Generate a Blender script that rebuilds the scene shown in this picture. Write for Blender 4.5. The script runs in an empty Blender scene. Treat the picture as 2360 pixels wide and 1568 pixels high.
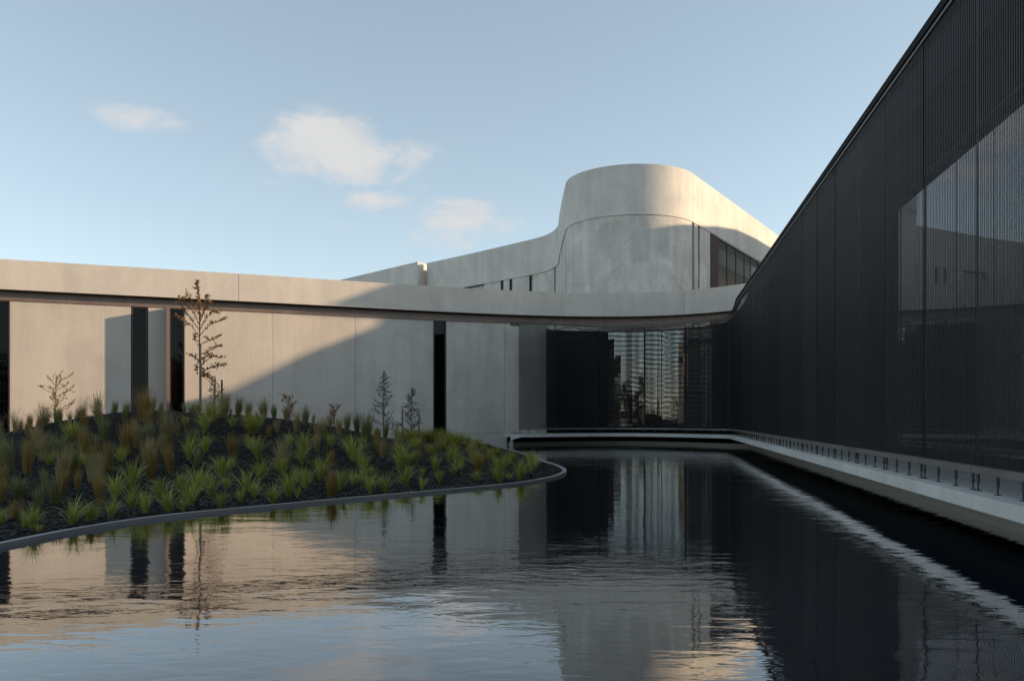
import bpy, math, random
import numpy as np
from mathutils import Vector

random.seed(7)
R = math.radians
S = 1.3                    # metres per design unit (one unit = eye height above the water)
F = 1900.0                 # focal length in design pixels
CU, HV = 1179.5, 960.0     # principal column, horizon row

scene = bpy.context.scene
COL = scene.collection

# ------------------------------------------------------------------ camera
cam_d = bpy.data.cameras.new('camera')
cam = bpy.data.objects.new('camera', cam_d)
COL.objects.link(cam)
cam.location = (0, 0, S)
cam.rotation_euler = (R(90), 0, 0)
cam_d.sensor_width = 36.0
cam_d.lens = 36.0 * F / 2359.0
cam_d.shift_y = 176.0 / 2359.0
cam_d.clip_start = 0.1
cam_d.clip_end = 3000.0
scene.camera = cam

# ------------------------------------------------------------------ light
SUN_AZ = R(2.0)            # from +X towards +Y
TAU = 0.215
SUN_EL = math.atan(TAU)
world = bpy.data.worlds.new('World')
scene.world = world
world.use_nodes = True
wn, wl = world.node_tree.nodes, world.node_tree.links
wn.clear()
SKY_STRENGTH = 0.118


def wnode(t, **kw):
    n = wn.new(t)
    for k, v in kw.items():
        setattr(n, k, v)
    return n


w_out = wnode('ShaderNodeOutputWorld')
w_bg = wnode('ShaderNodeBackground')
w_sky = wnode('ShaderNodeTexSky', sky_type='NISHITA', sun_disc=False)
w_sky.sun_elevation = SUN_EL
w_sky.sun_rotation = R(90) - SUN_AZ
w_sky.altitude = 100.0
w_sky.air_density = 0.8
w_sky.dust_density = 0.25
w_sky.ozone_density = 1.6
w_bg.inputs['Strength'].default_value = SKY_STRENGTH
w_co = wnode('ShaderNodeTexCoord')


def cloud_mask(u, v, ru, rv, soft=0.75):
    """soft elliptical patch of sky about a direction"""
    c = Vector(((u - CU) / F, 1.0, (HV - v) / F))
    L = c.length
    c.normalize()
    sub = wnode('ShaderNodeVectorMath', operation='SUBTRACT')
    sub.inputs[1].default_value = c
    wl.new(w_co.outputs['Generated'], sub.inputs[0])
    mul = wnode('ShaderNodeVectorMath', operation='MULTIPLY')
    mul.inputs[1].default_value = (F * L / ru, 1.5, F * L / rv)
    wl.new(sub.outputs[0], mul.inputs[0])
    ln = wnode('ShaderNodeVectorMath', operation='LENGTH')
    wl.new(mul.outputs[0], ln.inputs[0])
    mr = wnode('ShaderNodeMapRange', interpolation_type='SMOOTHSTEP')
    mr.inputs['From Min'].default_value = 1.5
    mr.inputs['From Max'].default_value = 0.05
    wl.new(ln.outputs['Value'], mr.inputs['Value'])
    return mr.outputs['Result']


def wmath(op, a, b, clamp=False):
    m = wnode('ShaderNodeMath', operation=op, use_clamp=clamp)
    for i, x in enumerate((a, b)):
        if isinstance(x, (int, float)):
            m.inputs[i].default_value = x
        else:
            wl.new(x, m.inputs[i])
    return m.outputs[0]


masks = None
for (u, v, ru, rv, wt) in ((790, 335, 185, 90, 1.0), (900, 345, 120, 60, 0.8), (760, 275, 120, 55, 0.6),
                           (1070, 500, 125, 55, 1.0), (1050, 550, 130, 40, 0.6),
                           (850, 462, 130, 28, 0.7), (330, 270, 120, 36, 0.62), (545, 240, 90, 26, 0.3),
                           (1000, 440, 90, 22, 0.35), (640, 425, 60, 22, 0.25), (870, 520, 110, 26, 0.2)):
    m = wmath('MULTIPLY', cloud_mask(u, v, ru, rv), wt)
    masks = m if masks is None else wmath('MAXIMUM', masks, m)
w_map = wnode('ShaderNodeMapping')
w_map.inputs['Scale'].default_value = (7.0, 7.0, 15.0)
wl.new(w_co.outputs['Generated'], w_map.inputs['Vector'])
w_n1 = wnode('ShaderNodeTexNoise')
w_n1.inputs['Scale'].default_value = 1.3
w_n1.inputs['Detail'].default_value = 9.0
w_n1.inputs['Roughness'].default_value = 0.62
w_n1.inputs['Distortion'].default_value = 0.35
wl.new(w_map.outputs[0], w_n1.inputs['Vector'])
# thin wisps scattered over the whole sky, the same in every direction
w_n2 = wnode('ShaderNodeTexNoise')
w_n2.inputs['Scale'].default_value = 0.55
w_n2.inputs['Detail'].default_value = 6.0
wl.new(w_map.outputs[0], w_n2.inputs['Vector'])
wisp = wnode('ShaderNodeMapRange', interpolation_type='SMOOTHSTEP')
wisp.inputs['From Min'].default_value = 0.6
wisp.inputs['From Max'].default_value = 0.85
wisp.inputs['To Max'].default_value = 0.10
wl.new(w_n2.outputs['Fac'], wisp.inputs['Value'])
body = wmath('SUBTRACT', wmath('MULTIPLY', masks, 1.45), 0.27)
edge = wmath('SUBTRACT', wmath('MULTIPLY', w_n1.outputs['Fac'], 3.4), 1.7)
dens = wmath('MULTIPLY', wmath('ADD', body, edge, True), wmath('MULTIPLY', masks, 5.0, True))
cl = wnode('ShaderNodeMapRange', interpolation_type='SMOOTHSTEP')
cl.inputs['From Min'].default_value = 0.02
cl.inputs['From Max'].default_value = 1.1
cl.inputs['To Max'].default_value = 0.9
wl.new(dens, cl.inputs['Value'])
cover = wmath('MAXIMUM', cl.outputs['Result'], wisp.outputs['Result'])
# cloud tone: a little lighter and warmer in the thick
w_tone = wnode('ShaderNodeMixRGB')
w_tone.inputs['Color1'].default_value = (2.05, 2.05, 2.10, 1)
w_tone.inputs['Color2'].default_value = (2.55, 2.48, 2.38, 1)
wl.new(w_n1.outputs['Fac'], w_tone.inputs['Fac'])
w_mix = wnode('ShaderNodeMixRGB')
wl.new(cover, w_mix.inputs['Fac'])
w_hsv = wnode('ShaderNodeHueSaturation')
w_hsv.inputs['Saturation'].default_value = 0.72
w_hsv.inputs['Hue'].default_value = 0.482
wl.new(w_sky.outputs[0], w_hsv.inputs['Color'])
w_gam = wnode('ShaderNodeGamma')
w_gam.inputs['Gamma'].default_value = 0.75
wl.new(w_hsv.outputs[0], w_gam.inputs['Color'])
wl.new(w_gam.outputs[0], w_mix.inputs['Color1'])
wl.new(w_tone.outputs[0], w_mix.inputs['Color2'])
wl.new(w_mix.outputs[0], w_bg.inputs['Color'])
wl.new(w_bg.outputs[0], w_out.inputs['Surface'])

sun_d = bpy.data.lights.new('sun', 'SUN')
sun_d.energy = 2.15
sun_d.angle = R(0.53)
sun_d.color = (1.0, 0.73, 0.46)
sun = bpy.data.objects.new('sun', sun_d)
COL.objects.link(sun)
SV = Vector((math.cos(SUN_AZ) * math.cos(SUN_EL), math.sin(SUN_AZ) * math.cos(SUN_EL), math.sin(SUN_EL)))
sun.rotation_euler = SV.to_track_quat('Z', 'Y').to_euler()
sun.location = SV * 60

vs = scene.view_settings
vs.view_transform = 'Standard'
vs.look = 'None'
vs.gamma = 1.0
vs.use_curve_mapping = False
vs.exposure = 1.45
scene.cycles.use_denoising = True
scene.cycles.max_bounces = 8
scene.cycles.transparent_max_bounces = 12
scene.cycles.caustics_reflective = False
scene.cycles.caustics_refractive = False

# ------------------------------------------------------------------ materials


def mat(name):
    m = bpy.data.materials.new(name)
    m.use_nodes = True
    nt = m.node_tree
    nt.nodes.clear()
    out = nt.nodes.new('ShaderNodeOutputMaterial')
    p = nt.nodes.new('ShaderNodeBsdfPrincipled')
    nt.links.new(p.outputs[0], out.inputs['Surface'])
    return m, nt, p, out


def nd(nt, t, inputs=None, **kw):
    n = nt.nodes.new(t)
    for k, v in kw.items():
        setattr(n, k, v)
    for k, v in (inputs or {}).items():
        if hasattr(v, 'is_output') or isinstance(v, bpy.types.NodeSocket):
            nt.links.new(v, n.inputs[k])
        else:
            n.inputs[k].default_value = v
    return n


def noise(nt, vec, scale, detail=4.0, rough=0.55, mapscale=None, dist=0.0):
    if mapscale:
        vec = nd(nt, 'ShaderNodeMapping', {'Vector': vec, 'Scale': mapscale}).outputs[0]
    return nd(nt, 'ShaderNodeTexNoise', {'Vector': vec, 'Scale': scale, 'Detail': detail,
                                         'Roughness': rough, 'Distortion': dist}).outputs['Fac']


def ramp(nt, fac, stops):
    r = nd(nt, 'ShaderNodeValToRGB', {'Fac': fac})
    e = r.color_ramp.elements
    while len(e) < len(stops):
        e.new(0.5)
    for i, (p, c) in enumerate(stops):
        e[i].position = p
        e[i].color = (*c, 1)
    return r.outputs[0]


def mixc(nt, fac, a, b, mode='MIX'):
    n = nd(nt, 'ShaderNodeMixRGB', blend_type=mode)
    for k, v in (('Fac', fac), ('Color1', a), ('Color2', b)):
        if isinstance(v, bpy.types.NodeSocket):
            nt.links.new(v, n.inputs[k])
        elif k == 'Fac':
            n.inputs[k].default_value = v
        else:
            n.inputs[k].default_value = (*v, 1)
    return n.outputs[0]


def mth(nt, op, a, b=0.0, clamp=False):
    n = nd(nt, 'ShaderNodeMath', operation=op, use_clamp=clamp)
    for i, v in enumerate((a, b)):
        if isinstance(v, bpy.types.NodeSocket):
            nt.links.new(v, n.inputs[i])
        else:
            n.inputs[i].default_value = v
    return n.outputs[0]


def concrete(name, base, fluted=0.0, contrast=0.12, rough=0.75, pitch=0.066):
    m, nt, p, out = mat(name)
    co = nd(nt, 'ShaderNodeTexCoord').outputs['Object']
    uv = nd(nt, 'ShaderNodeUVMap').outputs[0]
    big = noise(nt, co, 0.55, 5.0, 0.6, dist=0.6)
    streak = noise(nt, uv, 1.0, 4.0, 0.6, (1.6, 0.16, 1.0))
    fine = noise(nt, co, 9.0, 6.0, 0.65)
    tot = mth(nt, 'ADD', mth(nt, 'MULTIPLY', big, 0.45), mth(nt, 'ADD', mth(nt, 'MULTIPLY', streak, 0.35), mth(nt, 'MULTIPLY', fine, 0.2)))
    lo = tuple(c * (1 - contrast * 1.5) for c in base)
    hi = tuple(min(1, c * (1 + contrast * 1.5)) for c in base)
    col = ramp(nt, tot, [(0.3, lo), (0.5, base), (0.7, hi)])
    # pinholes
    vor = nd(nt, 'ShaderNodeTexVoronoi', {'Vector': co, 'Scale': 5.0}).outputs['Distance']
    pin = nd(nt, 'ShaderNodeMapRange', {'Value': vor, 'From Min': 0.03, 'From Max': 0.06, 'To Min': 0.75, 'To Max': 1.0}).outputs[0]
    col = mixc(nt, 1.0, col, pin, 'MULTIPLY')
    nt.links.new(col, p.inputs['Base Color'])
    p.inputs['Roughness'].default_value = rough
    p.inputs['Specular IOR Level'].default_value = 0.3
    h = mth(nt, 'MULTIPLY', fine, 0.004)
    if fluted:
        sx = nd(nt, 'ShaderNodeSeparateXYZ', {'Vector': uv}).outputs[0]
        wob = mth(nt, 'MULTIPLY', noise(nt, uv, 1.0, 2.0, 0.5, (0.7, 0.25, 1)), 0.02)
        w = mth(nt, 'SINE', mth(nt, 'MULTIPLY', mth(nt, 'ADD', sx, wob), 2 * math.pi / pitch))
        fade = nd(nt, 'ShaderNodeMapRange', {'Value': big, 'From Min': 0.3, 'From Max': 0.65, 'To Min': 0.5, 'To Max': 1.0}).outputs[0]
        h = mth(nt, 'ADD', h, mth(nt, 'MULTIPLY', mth(nt, 'MULTIPLY', w, fade), fluted))
    b = nd(nt, 'ShaderNodeBump', {'Height': h, 'Strength': 0.6, 'Distance': 1.0})
    nt.links.new(b.outputs[0], p.inputs['Normal'])
    return m


def metal(name, base, rough=0.45, metallic=0.4, var=0.2, spec=0.5):
    m, nt, p, out = mat(name)
    co = nd(nt, 'ShaderNodeTexCoord').outputs['Object']
    n = noise(nt, co, 1.4, 5.0, 0.6, (1.0, 1.0, 0.35))
    col = ramp(nt, n, [(0.3, tuple(c * (1 - var) for c in base)), (0.7, tuple(c * (1 + var) for c in base))])
    nt.links.new(col, p.inputs['Base Color'])
    r = nd(nt, 'ShaderNodeMapRange', {'Value': n, 'To Min': rough - 0.1, 'To Max': rough + 0.1}).outputs[0]
    nt.links.new(r, p.inputs['Roughness'])
    p.inputs['Metallic'].default_value = metallic
    p.inputs['Specular IOR Level'].default_value = spec
    return m


def glass_dark(name, ior=1.9, tint=(0.006, 0.006, 0.006), wave=0.0, metallic=0.0):
    m, nt, p, out = mat(name)
    p.inputs['Metallic'].default_value = metallic
    p.inputs['Base Color'].default_value = (*tint, 1)
    p.inputs['Roughness'].default_value = 0.02
    p.inputs['IOR'].default_value = ior
    if wave:
        uv = nd(nt, 'ShaderNodeUVMap').outputs[0]
        n = noise(nt, uv, 1.0, 2.0, 0.5, (0.5, 1.7, 1))
        b = nd(nt, 'ShaderNodeBump', {'Height': n, 'Strength': 1.0, 'Distance': wave})
        nt.links.new(b.outputs[0], p.inputs['Normal'])
    return m


def glass_clear(name):
    m, nt, p, out = mat(name)
    t = nd(nt, 'ShaderNodeBsdfTransparent', {'Color': (0.75, 0.72, 0.68, 1)})
    g = nd(nt, 'ShaderNodeBsdfGlossy', {'Color': (1, 1, 1, 1), 'Roughness': 0.02})
    fr = nd(nt, 'ShaderNodeFresnel', {'IOR': 1.2})
    mx = nd(nt, 'ShaderNodeMixShader', {0: mth(nt, 'MULTIPLY', fr.outputs[0], 0.06), 1: t.outputs[0], 2: g.outputs[0]})
    nt.links.new(mx.outputs[0], out.inputs['Surface'])
    return m


def mesh_cloth(name, painted_moire=False):
    """woven black metal mesh: vertical cables with fine cross weave, air between them"""
    m, nt, p, out = mat(name)
    uv = nd(nt, 'ShaderNodeUVMap').outputs[0]
    sep = nd(nt, 'ShaderNodeSeparateXYZ', {'Vector': uv})
    wob = mth(nt, 'MULTIPLY', noise(nt, uv, 1.0, 2.0, 0.5, (2.0, 0.15, 1)), 0.004)
    x = mth(nt, 'ADD', sep.outputs[0], wob)
    cable = mth(nt, 'SINE', mth(nt, 'MULTIPLY', x, 2 * math.pi / 0.055))
    weave = mth(nt, 'SINE', mth(nt, 'ADD', mth(nt, 'MULTIPLY', sep.outputs[1], 2 * math.pi / 0.04), mth(nt, 'MULTIPLY', x, 9.0)))
    op = mth(nt, 'ADD', 0.42, mth(nt, 'ADD', mth(nt, 'MULTIPLY', cable, 0.34), mth(nt, 'MULTIPLY', weave, 0.02)), True)
    if painted_moire:      # wavy opacity bands painted in for the moire of mesh against its reflection
        moire_wave = mth(nt, 'MULTIPLY', noise(nt, uv, 1.0, 3.0, 0.5, (0.55, 0.22, 1)), 0.85)
        moire_rows = mth(nt, 'SINE', mth(nt, 'MULTIPLY', mth(nt, 'ADD', sep.outputs[1], moire_wave), 2 * math.pi / 0.23))
        op = mth(nt, 'ADD', op, mth(nt, 'MULTIPLY', moire_rows, 0.12), True)
    var = noise(nt, uv, 1.0, 4.0, 0.6, (0.9, 0.18, 1))
    col = ramp(nt, var, [(0.3, (0.021, 0.0195, 0.0195)), (0.7, (0.036, 0.033, 0.033))])
    oi = nd(nt, 'ShaderNodeObjectInfo').outputs['Random']
    pan = nd(nt, 'ShaderNodeMapRange', {'Value': oi, 'To Min': 0.72, 'To Max': 1.3}).outputs[0]
    col = mixc(nt, 1.0, col, pan, 'MULTIPLY')
    nt.links.new(col, p.inputs['Base Color'])
    p.inputs['Metallic'].default_value = 0.3
    p.inputs['Roughness'].default_value = 0.5
    p.inputs['Specular IOR Level'].default_value = 0.35
    b = nd(nt, 'ShaderNodeBump', {'Height': mth(nt, 'MULTIPLY', cable, 0.012), 'Strength': 0.7, 'Distance': 1.0})
    nt.links.new(b.outputs[0], p.inputs['Normal'])
    t = nd(nt, 'ShaderNodeBsdfTransparent')
    mx = nd(nt, 'ShaderNodeMixShader', {0: op, 1: t.outputs[0], 2: p.outputs[0]})
    nt.links.new(mx.outputs[0], out.inputs['Surface'])
    return m


def water_mat():
    m, nt, p, out = mat('pool_water')
    co = nd(nt, 'ShaderNodeTexCoord').outputs['Object']
    # breeze patches decide where ripples stand up
    patch = noise(nt, co, 1.0, 2.0, 0.5, (0.10, 0.22, 1))
    pf = nd(nt, 'ShaderNodeMapRange', {'Value': patch, 'From Min': 0.38, 'From Max': 0.62, 'To Min': 0.38, 'To Max': 1.0}).outputs[0]
    swell = noise(nt, co, 1.0, 2.0, 0.45, (0.8, 1.5, 1), 0.4)
    rip = noise(nt, co, 1.0, 3.0, 0.5, (3.2, 8.0, 1), 0.5)
    fine = noise(nt, co, 1.0, 2.0, 0.5, (7.0, 15.0, 1), 0.2)
    h = mth(nt, 'ADD', mth(nt, 'MULTIPLY', swell, 0.0060),
            mth(nt, 'MULTIPLY', pf, mth(nt, 'ADD', mth(nt, 'MULTIPLY', rip, 0.0027), mth(nt, 'MULTIPLY', fine, 0.00045))))
    b = nd(nt, 'ShaderNodeBump', {'Height': h, 'Strength': 1.0, 'Distance': 1.0})
    d = nd(nt, 'ShaderNodeBsdfDiffuse', {'Color': (0.002, 0.006, 0.014, 1)})
    g = nd(nt, 'ShaderNodeBsdfGlossy', {'Color': (1, 1, 1, 1), 'Roughness': 0.0, 'Normal': b.outputs[0]})
    fr = nd(nt, 'ShaderNodeFresnel', {'IOR': 1.33, 'Normal': b.outputs[0]})
    mx = nd(nt, 'ShaderNodeMixShader', {0: mth(nt, 'MULTIPLY', fr.outputs[0], 1.75, True), 1: d.outputs[0], 2: g.outputs[0]})
    nt.links.new(mx.outputs[0], out.inputs['Surface'])
    return m


def mulch_mat():
    m, nt, p, out = mat('bark_mulch')
    co = nd(nt, 'ShaderNodeTexCoord').outputs['Object']
    v = nd(nt, 'ShaderNodeTexVoronoi', {'Vector': nd(nt, 'ShaderNodeMapping', {'Vector': co, 'Scale': (1, 1, 1.6), 'Rotation': (0, 0, 0.5)}).outputs[0], 'Scale': 22.0})
    col = ramp(nt, nd(nt, 'ShaderNodeSeparateColor', {'Color': v.outputs['Color']}).outputs[0],
               [(0.0, (0.005, 0.0045, 0.004)), (0.8, (0.012, 0.010, 0.009)), (1.0, (0.035, 0.030, 0.026))])
    nt.links.new(col, p.inputs['Base Color'])
    p.inputs['Roughness'].default_value = 0.9
    p.inputs['Specular IOR Level'].default_value = 0.12
    n = noise(nt, co, 14.0, 5.0, 0.7)
    b = nd(nt, 'ShaderNodeBump', {'Height': mth(nt, 'ADD', mth(nt, 'MULTIPLY', v.outputs['Distance'], -0.6), n), 'Strength': 1.0, 'Distance': 0.05})
    nt.links.new(b.outputs[0], p.inputs['Normal'])
    return m


def tinted(name, c0, c1, rough=0.6, trans=0.0):
    """two-tone material driven by the per-leaf attribute 'tint'"""
    m, nt, p, out = mat(name)
    a = nd(nt, 'ShaderNodeAttribute', attribute_name='tint')
    oi = nd(nt, 'ShaderNodeObjectInfo').outputs['Random']
    f = mth(nt, 'ADD', mth(nt, 'MULTIPLY', a.outputs['Fac'], 0.7), mth(nt, 'MULTIPLY', oi, 0.34), True)
    col = mixc(nt, f, c0, c1)
    nt.links.new(col, p.inputs['Base Color'])
    p.inputs['Roughness'].default_value = rough
    p.inputs['Specular IOR Level'].default_value = 0.35
    if trans:
        tr = nd(nt, 'ShaderNodeBsdfTranslucent', {'Color': col})
        mx = nd(nt, 'ShaderNodeMixShader', {0: trans, 1: p.outputs[0], 2: tr.outputs[0]})
        nt.links.new(mx.outputs[0], out.inputs['Surface'])
    return m


def plain(name, base, rough=0.8, var=0.3, scale=6.0, ms=(1, 1, 1), spec=0.3):
    m, nt, p, out = mat(name)
    p.inputs['Specular IOR Level'].default_value = spec
    co = nd(nt, 'ShaderNodeTexCoord').outputs['Object']
    n = noise(nt, co, scale, 5.0, 0.6, ms)
    nt.links.new(ramp(nt, n, [(0.3, tuple(c * (1 - var) for c in base)), (0.7, tuple(c * (1 + var) for c in base))]), p.inputs['Base Color'])
    p.inputs['Roughness'].default_value = rough
    b = nd(nt, 'ShaderNodeBump', {'Height': n, 'Strength': 0.4, 'Distance': 0.01})
    nt.links.new(b.outputs[0], p.inputs['Normal'])
    return m


M = dict(
    concrete=concrete('smooth_concrete', (0.61, 0.56, 0.50), contrast=0.19),
    fluted=concrete('fluted_concrete', (0.61, 0.54, 0.465), fluted=0.0028, contrast=0.12),
    fascia=concrete('fascia_concrete', (0.64, 0.575, 0.50), contrast=0.13),
    upper=concrete('tower_concrete', (0.58, 0.545, 0.49), contrast=0.32),
    ribbon=concrete('parapet_concrete', (0.63, 0.595, 0.54), contrast=0.16),
    ledge=concrete('ledge_concrete', (0.64, 0.625, 0.59), contrast=0.16),
    coping=concrete('coping_concrete', (0.38, 0.365, 0.32), contrast=0.08),
    kerb=concrete('kerb_concrete', (0.30, 0.29, 0.275), contrast=0.15),
    bronze=metal('bronze_band', (0.23, 0.165, 0.135), 0.45, 0.15),
    brown=metal('dark_bronze', (0.055, 0.045, 0.038), 0.4, 0.3),
    black=metal('black_frame', (0.012, 0.012, 0.012), 0.4, 0.2),
    cap=plain('black_cap', (0.008, 0.008, 0.009), 0.7, spec=0.1),
    matte_brown=plain('matte_brown', (0.085, 0.062, 0.048), 0.7, 0.15, 1.0, spec=0.1),
    steel=metal('steel_rail', (0.20, 0.18, 0.165), 0.45, 0.3),
    rod=metal('rod_steel', (0.05, 0.046, 0.042), 0.4, 0.5),
    glass=glass_dark('dark_glass', 1.27, (0.003, 0.003, 0.003)),
    mirror=glass_dark('coated_glass', 2.4, (0.48, 0.49, 0.48), wave=0.0025, metallic=1.0),
    flat_mirror=glass_dark('flat_coated_glass', 2.4, (0.92, 0.93, 0.95), metallic=1.0),
    pale_pane=glass_dark('pale_pane', 2.4, (0.14, 0.14, 0.13), metallic=1.0),
    clear=glass_clear('clear_glass'),
    veil=mesh_cloth('metal_mesh'),
    veil_moire=mesh_cloth('moire_metal_mesh', True),
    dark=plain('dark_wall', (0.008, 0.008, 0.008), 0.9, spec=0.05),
    beige=plain('beige_wall', (0.55, 0.38, 0.25), 0.8, 0.1, 1.0),
    water=water_mat(),
    mulch=mulch_mat(),
    chip=tinted('bark_chip', (0.004, 0.0035, 0.003), (0.055, 0.046, 0.040), 0.7),
    chip_pale=tinted('pale_chip', (0.04, 0.033, 0.028), (0.15, 0.13, 0.11), 0.7),
    green=tinted('green_blade', (0.15, 0.175, 0.022), (0.52, 0.52, 0.11), 0.5, 0.25),
    lime=tinted('lime_blade', (0.18, 0.19, 0.028), (0.52, 0.49, 0.11), 0.5, 0.25),
    tan=tinted('tan_blade', (0.20, 0.15, 0.055), (0.48, 0.39, 0.19), 0.6, 0.25),
    rust=tinted('rust_blade', (0.19, 0.12, 0.028), (0.42, 0.28, 0.085), 0.6, 0.25),
    olive=tinted('olive_blade', (0.13, 0.135, 0.045), (0.34, 0.33, 0.14), 0.6, 0.25),
    leaf_bronze=tinted('bronze_leaf', (0.16, 0.09, 0.04), (0.50, 0.27, 0.11), 0.5, 0.35),
    leaf_gold=tinted('gold_leaf', (0.16, 0.11, 0.03), (0.42, 0.30, 0.10), 0.5, 0.25),
    leaf_dark=tinted('dark_leaf', (0.03, 0.04, 0.018), (0.11, 0.12, 0.05), 0.5, 0.2),
    leaf_tree=tinted('tree_leaf', (0.015, 0.025, 0.008), (0.06, 0.075, 0.025), 0.6, 0.15),
    bark=plain('bark', (0.10, 0.075, 0.055), 0.9, 0.4, 20, (1, 1, 0.2)),
    wood=plain('stake_timber', (0.24, 0.17, 0.11), 0.8, 0.25, 25, (1, 1, 0.1)),
    ground=plain('ground_gravel', (0.27, 0.24, 0.19), 0.9, 0.3, 3.0),
    paving=plain('paving', (0.30, 0.29, 0.27), 0.8, 0.15, 3.0),
)

# ------------------------------------------------------------------ object helpers
ROOT = {}


def tag(o, label=None, cat=None, group=None, kind=None):
    if label: o['label'] = label
    if cat: o['category'] = cat
    if group: o['group'] = group
    if kind: o['kind'] = kind
    return o


def thing(name, label, cat, loc=(0, 0, 0), group=None):
    """an Empty at the thing's base; loc in design units"""
    o = bpy.data.objects.new(name, None)
    o.empty_display_size = 0.2
    COL.objects.link(o)
    o.location = Vector(loc) * S
    ROOT[o.name] = Vector(loc)
    return tag(o, label, cat, group)


def mesh_obj(name, verts, faces, m, parent=None, smooth=False, uvs=None, tint=None, origin=None):
    """verts in design units, world coordinates; origin is the object's own base point when top-level"""
    base = ROOT[parent.name] if parent else Vector(origin or (0, 0, 0))
    me = bpy.data.meshes.new(name)
    me.from_pydata([((v[0] - base[0]) * S, (v[1] - base[1]) * S, (v[2] - base[2]) * S) for v in verts], [], faces)
    if uvs:
        lay = me.uv_layers.new(name='UVMap')
        k = 0
        for f in faces:
            for vi in f:
                lay.data[k].uv = uvs[vi]
                k += 1
    if tint is not None:
        at = me.attributes.new('tint', 'FLOAT', 'POINT')
        at.data.foreach_set('value', tint)
    if smooth:
        me.polygons.foreach_set('use_smooth', [True] * len(me.polygons))
    me.materials.append(m)
    me.update()
    o = bpy.data.objects.new(name, me)
    COL.objects.link(o)
    if parent:
        o.parent = parent
        ROOT[o.name] = base
    else:
        o.location = base * S
        ROOT[o.name] = base
    return o


UVR = random.Random(4)


class Path:
    """plan polyline in design units"""

    def __init__(self, pts):
        self.p = [Vector(q) for q in pts]
        self.s = [0.0]
        for a, b in zip(self.p, self.p[1:]):
            self.s.append(self.s[-1] + (b - a).length)
        self.L = self.s[-1]

    def at(self, s):
        s = min(max(s, 0), self.L)
        for i in range(len(self.p) - 1):
            if s <= self.s[i + 1]:
                t = (s - self.s[i]) / max(1e-9, self.s[i + 1] - self.s[i])
                return self.p[i].lerp(self.p[i + 1], t)
        return self.p[-1].copy()

    def tan(self, s, e=0.06):
        return (self.at(s + e) - self.at(s - e)).normalized()

    def back(self, s):
        t = self.tan(s)
        return Vector((-t.y, t.x))

    def off(self, d):
        return Path([self.p[i] + self.back(self.s[i]) * d for i in range(len(self.p))])

    def s_at_u(self, u, smin=0.0):
        r = (u - CU) / F
        prev = None
        for i in range(4000):
            s = smin + (self.L - smin) * i / 3999
            q = self.at(s)
            f = q.x - r * q.y
            if prev is not None and (prev <= 0 < f or prev >= 0 > f):
                return s
            prev = f
        return self.L

    def samples(self, a, b, step=0.3):
        out = [a] + [s for s in self.s if a + 0.01 < s < b - 0.01] + [b]
        res = [out[0]]
        for x, y in zip(out, out[1:]):
            n = max(1, int((y - x) / step))
            res += [x + (y - x) * (k + 1) / n for k in range(n)]
        return res


def smooth_pts(pts, n=6):
    """Catmull-Rom through pts"""
    P = [Vector(p) for p in pts]
    P = [P[0] * 2 - P[1]] + P + [P[-1] * 2 - P[-2]]
    out = []
    for i in range(1, len(P) - 2):
        for k in range(n):
            t = k / n
            a, b, c, d = P[i - 1], P[i], P[i + 1], P[i + 2]
            out.append(0.5 * ((2 * b) + (c - a) * t + (2 * a - 5 * b + 4 * c - d) * t * t + (3 * b - a - 3 * c + d) * t ** 3))
    out.append(P[-2])
    return out


def zf(z):
    return z if callable(z) else (lambda s: z)


def ribbon(name, path, a, b, z0, z1, t, m, parent, d=0.0, step=0.35, smooth=False):
    """a wall strip along path from arc length a to b: front face d behind the path, thickness t. z in units above water"""
    z0, z1 = zf(z0), zf(z1)
    ss = path.samples(a, b, step)
    V, U = [], []
    du = UVR.uniform(0, 90)
    for s in ss:
        q, n = path.at(s), path.back(s)
        f, k = q + n * d, q + n * (d + t)
        V += [(f.x, f.y, z0(s)), (f.x, f.y, z1(s)), (k.x, k.y, z1(s)), (k.x, k.y, z0(s))]
        U += [(s * S + du, z0(s) * S), (s * S + du, z1(s) * S), (s * S + du, (z1(s) + t) * S), (s * S + du, (z0(s) - t) * S)]
    Fc = []
    for i in range(len(ss) - 1):
        o, n = 4 * i, 4 * i + 4
        for j in range(4):
            jj = (j + 1) % 4
            Fc.append((o + j, n + j, n + jj, o + jj))
    e = 4 * (len(ss) - 1)
    Fc += [(0, 1, 2, 3), (e + 3, e + 2, e + 1, e)]
    return mesh_obj(name, V, Fc, m, parent, smooth, U)


def box_faces(o):
    return [(o, o + 3, o + 2, o + 1), (o + 4, o + 5, o + 6, o + 7), (o, o + 1, o + 5, o + 4), (o + 1, o + 2, o + 6, o + 5),
            (o + 2, o + 3, o + 7, o + 6), (o + 3, o, o + 4, o + 7)]


def box(name, lo, hi, m, parent=None, origin=None):
    x0, y0, z0 = lo
    x1, y1, z1 = hi
    V = [(x0, y0, z0), (x1, y0, z0), (x1, y1, z0), (x0, y1, z0), (x0, y0, z1), (x1, y0, z1), (x1, y1, z1), (x0, y1, z1)]
    U = [((v[0] + v[1]) * S, v[2] * S) for v in V]
    return mesh_obj(name, V, box_faces(0), m, parent, uvs=U, origin=origin)


def prism(name, poly, z0, z1, m, parent=None, origin=None):
    n = len(poly)
    V = [(p[0], p[1], z0) for p in poly] + [(p[0], p[1], z1) for p in poly]
    U = [((v[0] + 0.3 * v[1]) * S, (v[2] + v[1]) * S) for v in V]
    Fc = [tuple(range(n - 1, -1, -1)), tuple(range(n, 2 * n))] + [(i, (i + 1) % n, n + (i + 1) % n, n + i) for i in range(n)]
    return mesh_obj(name, V, Fc, m, parent, uvs=U, origin=origin)


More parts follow.
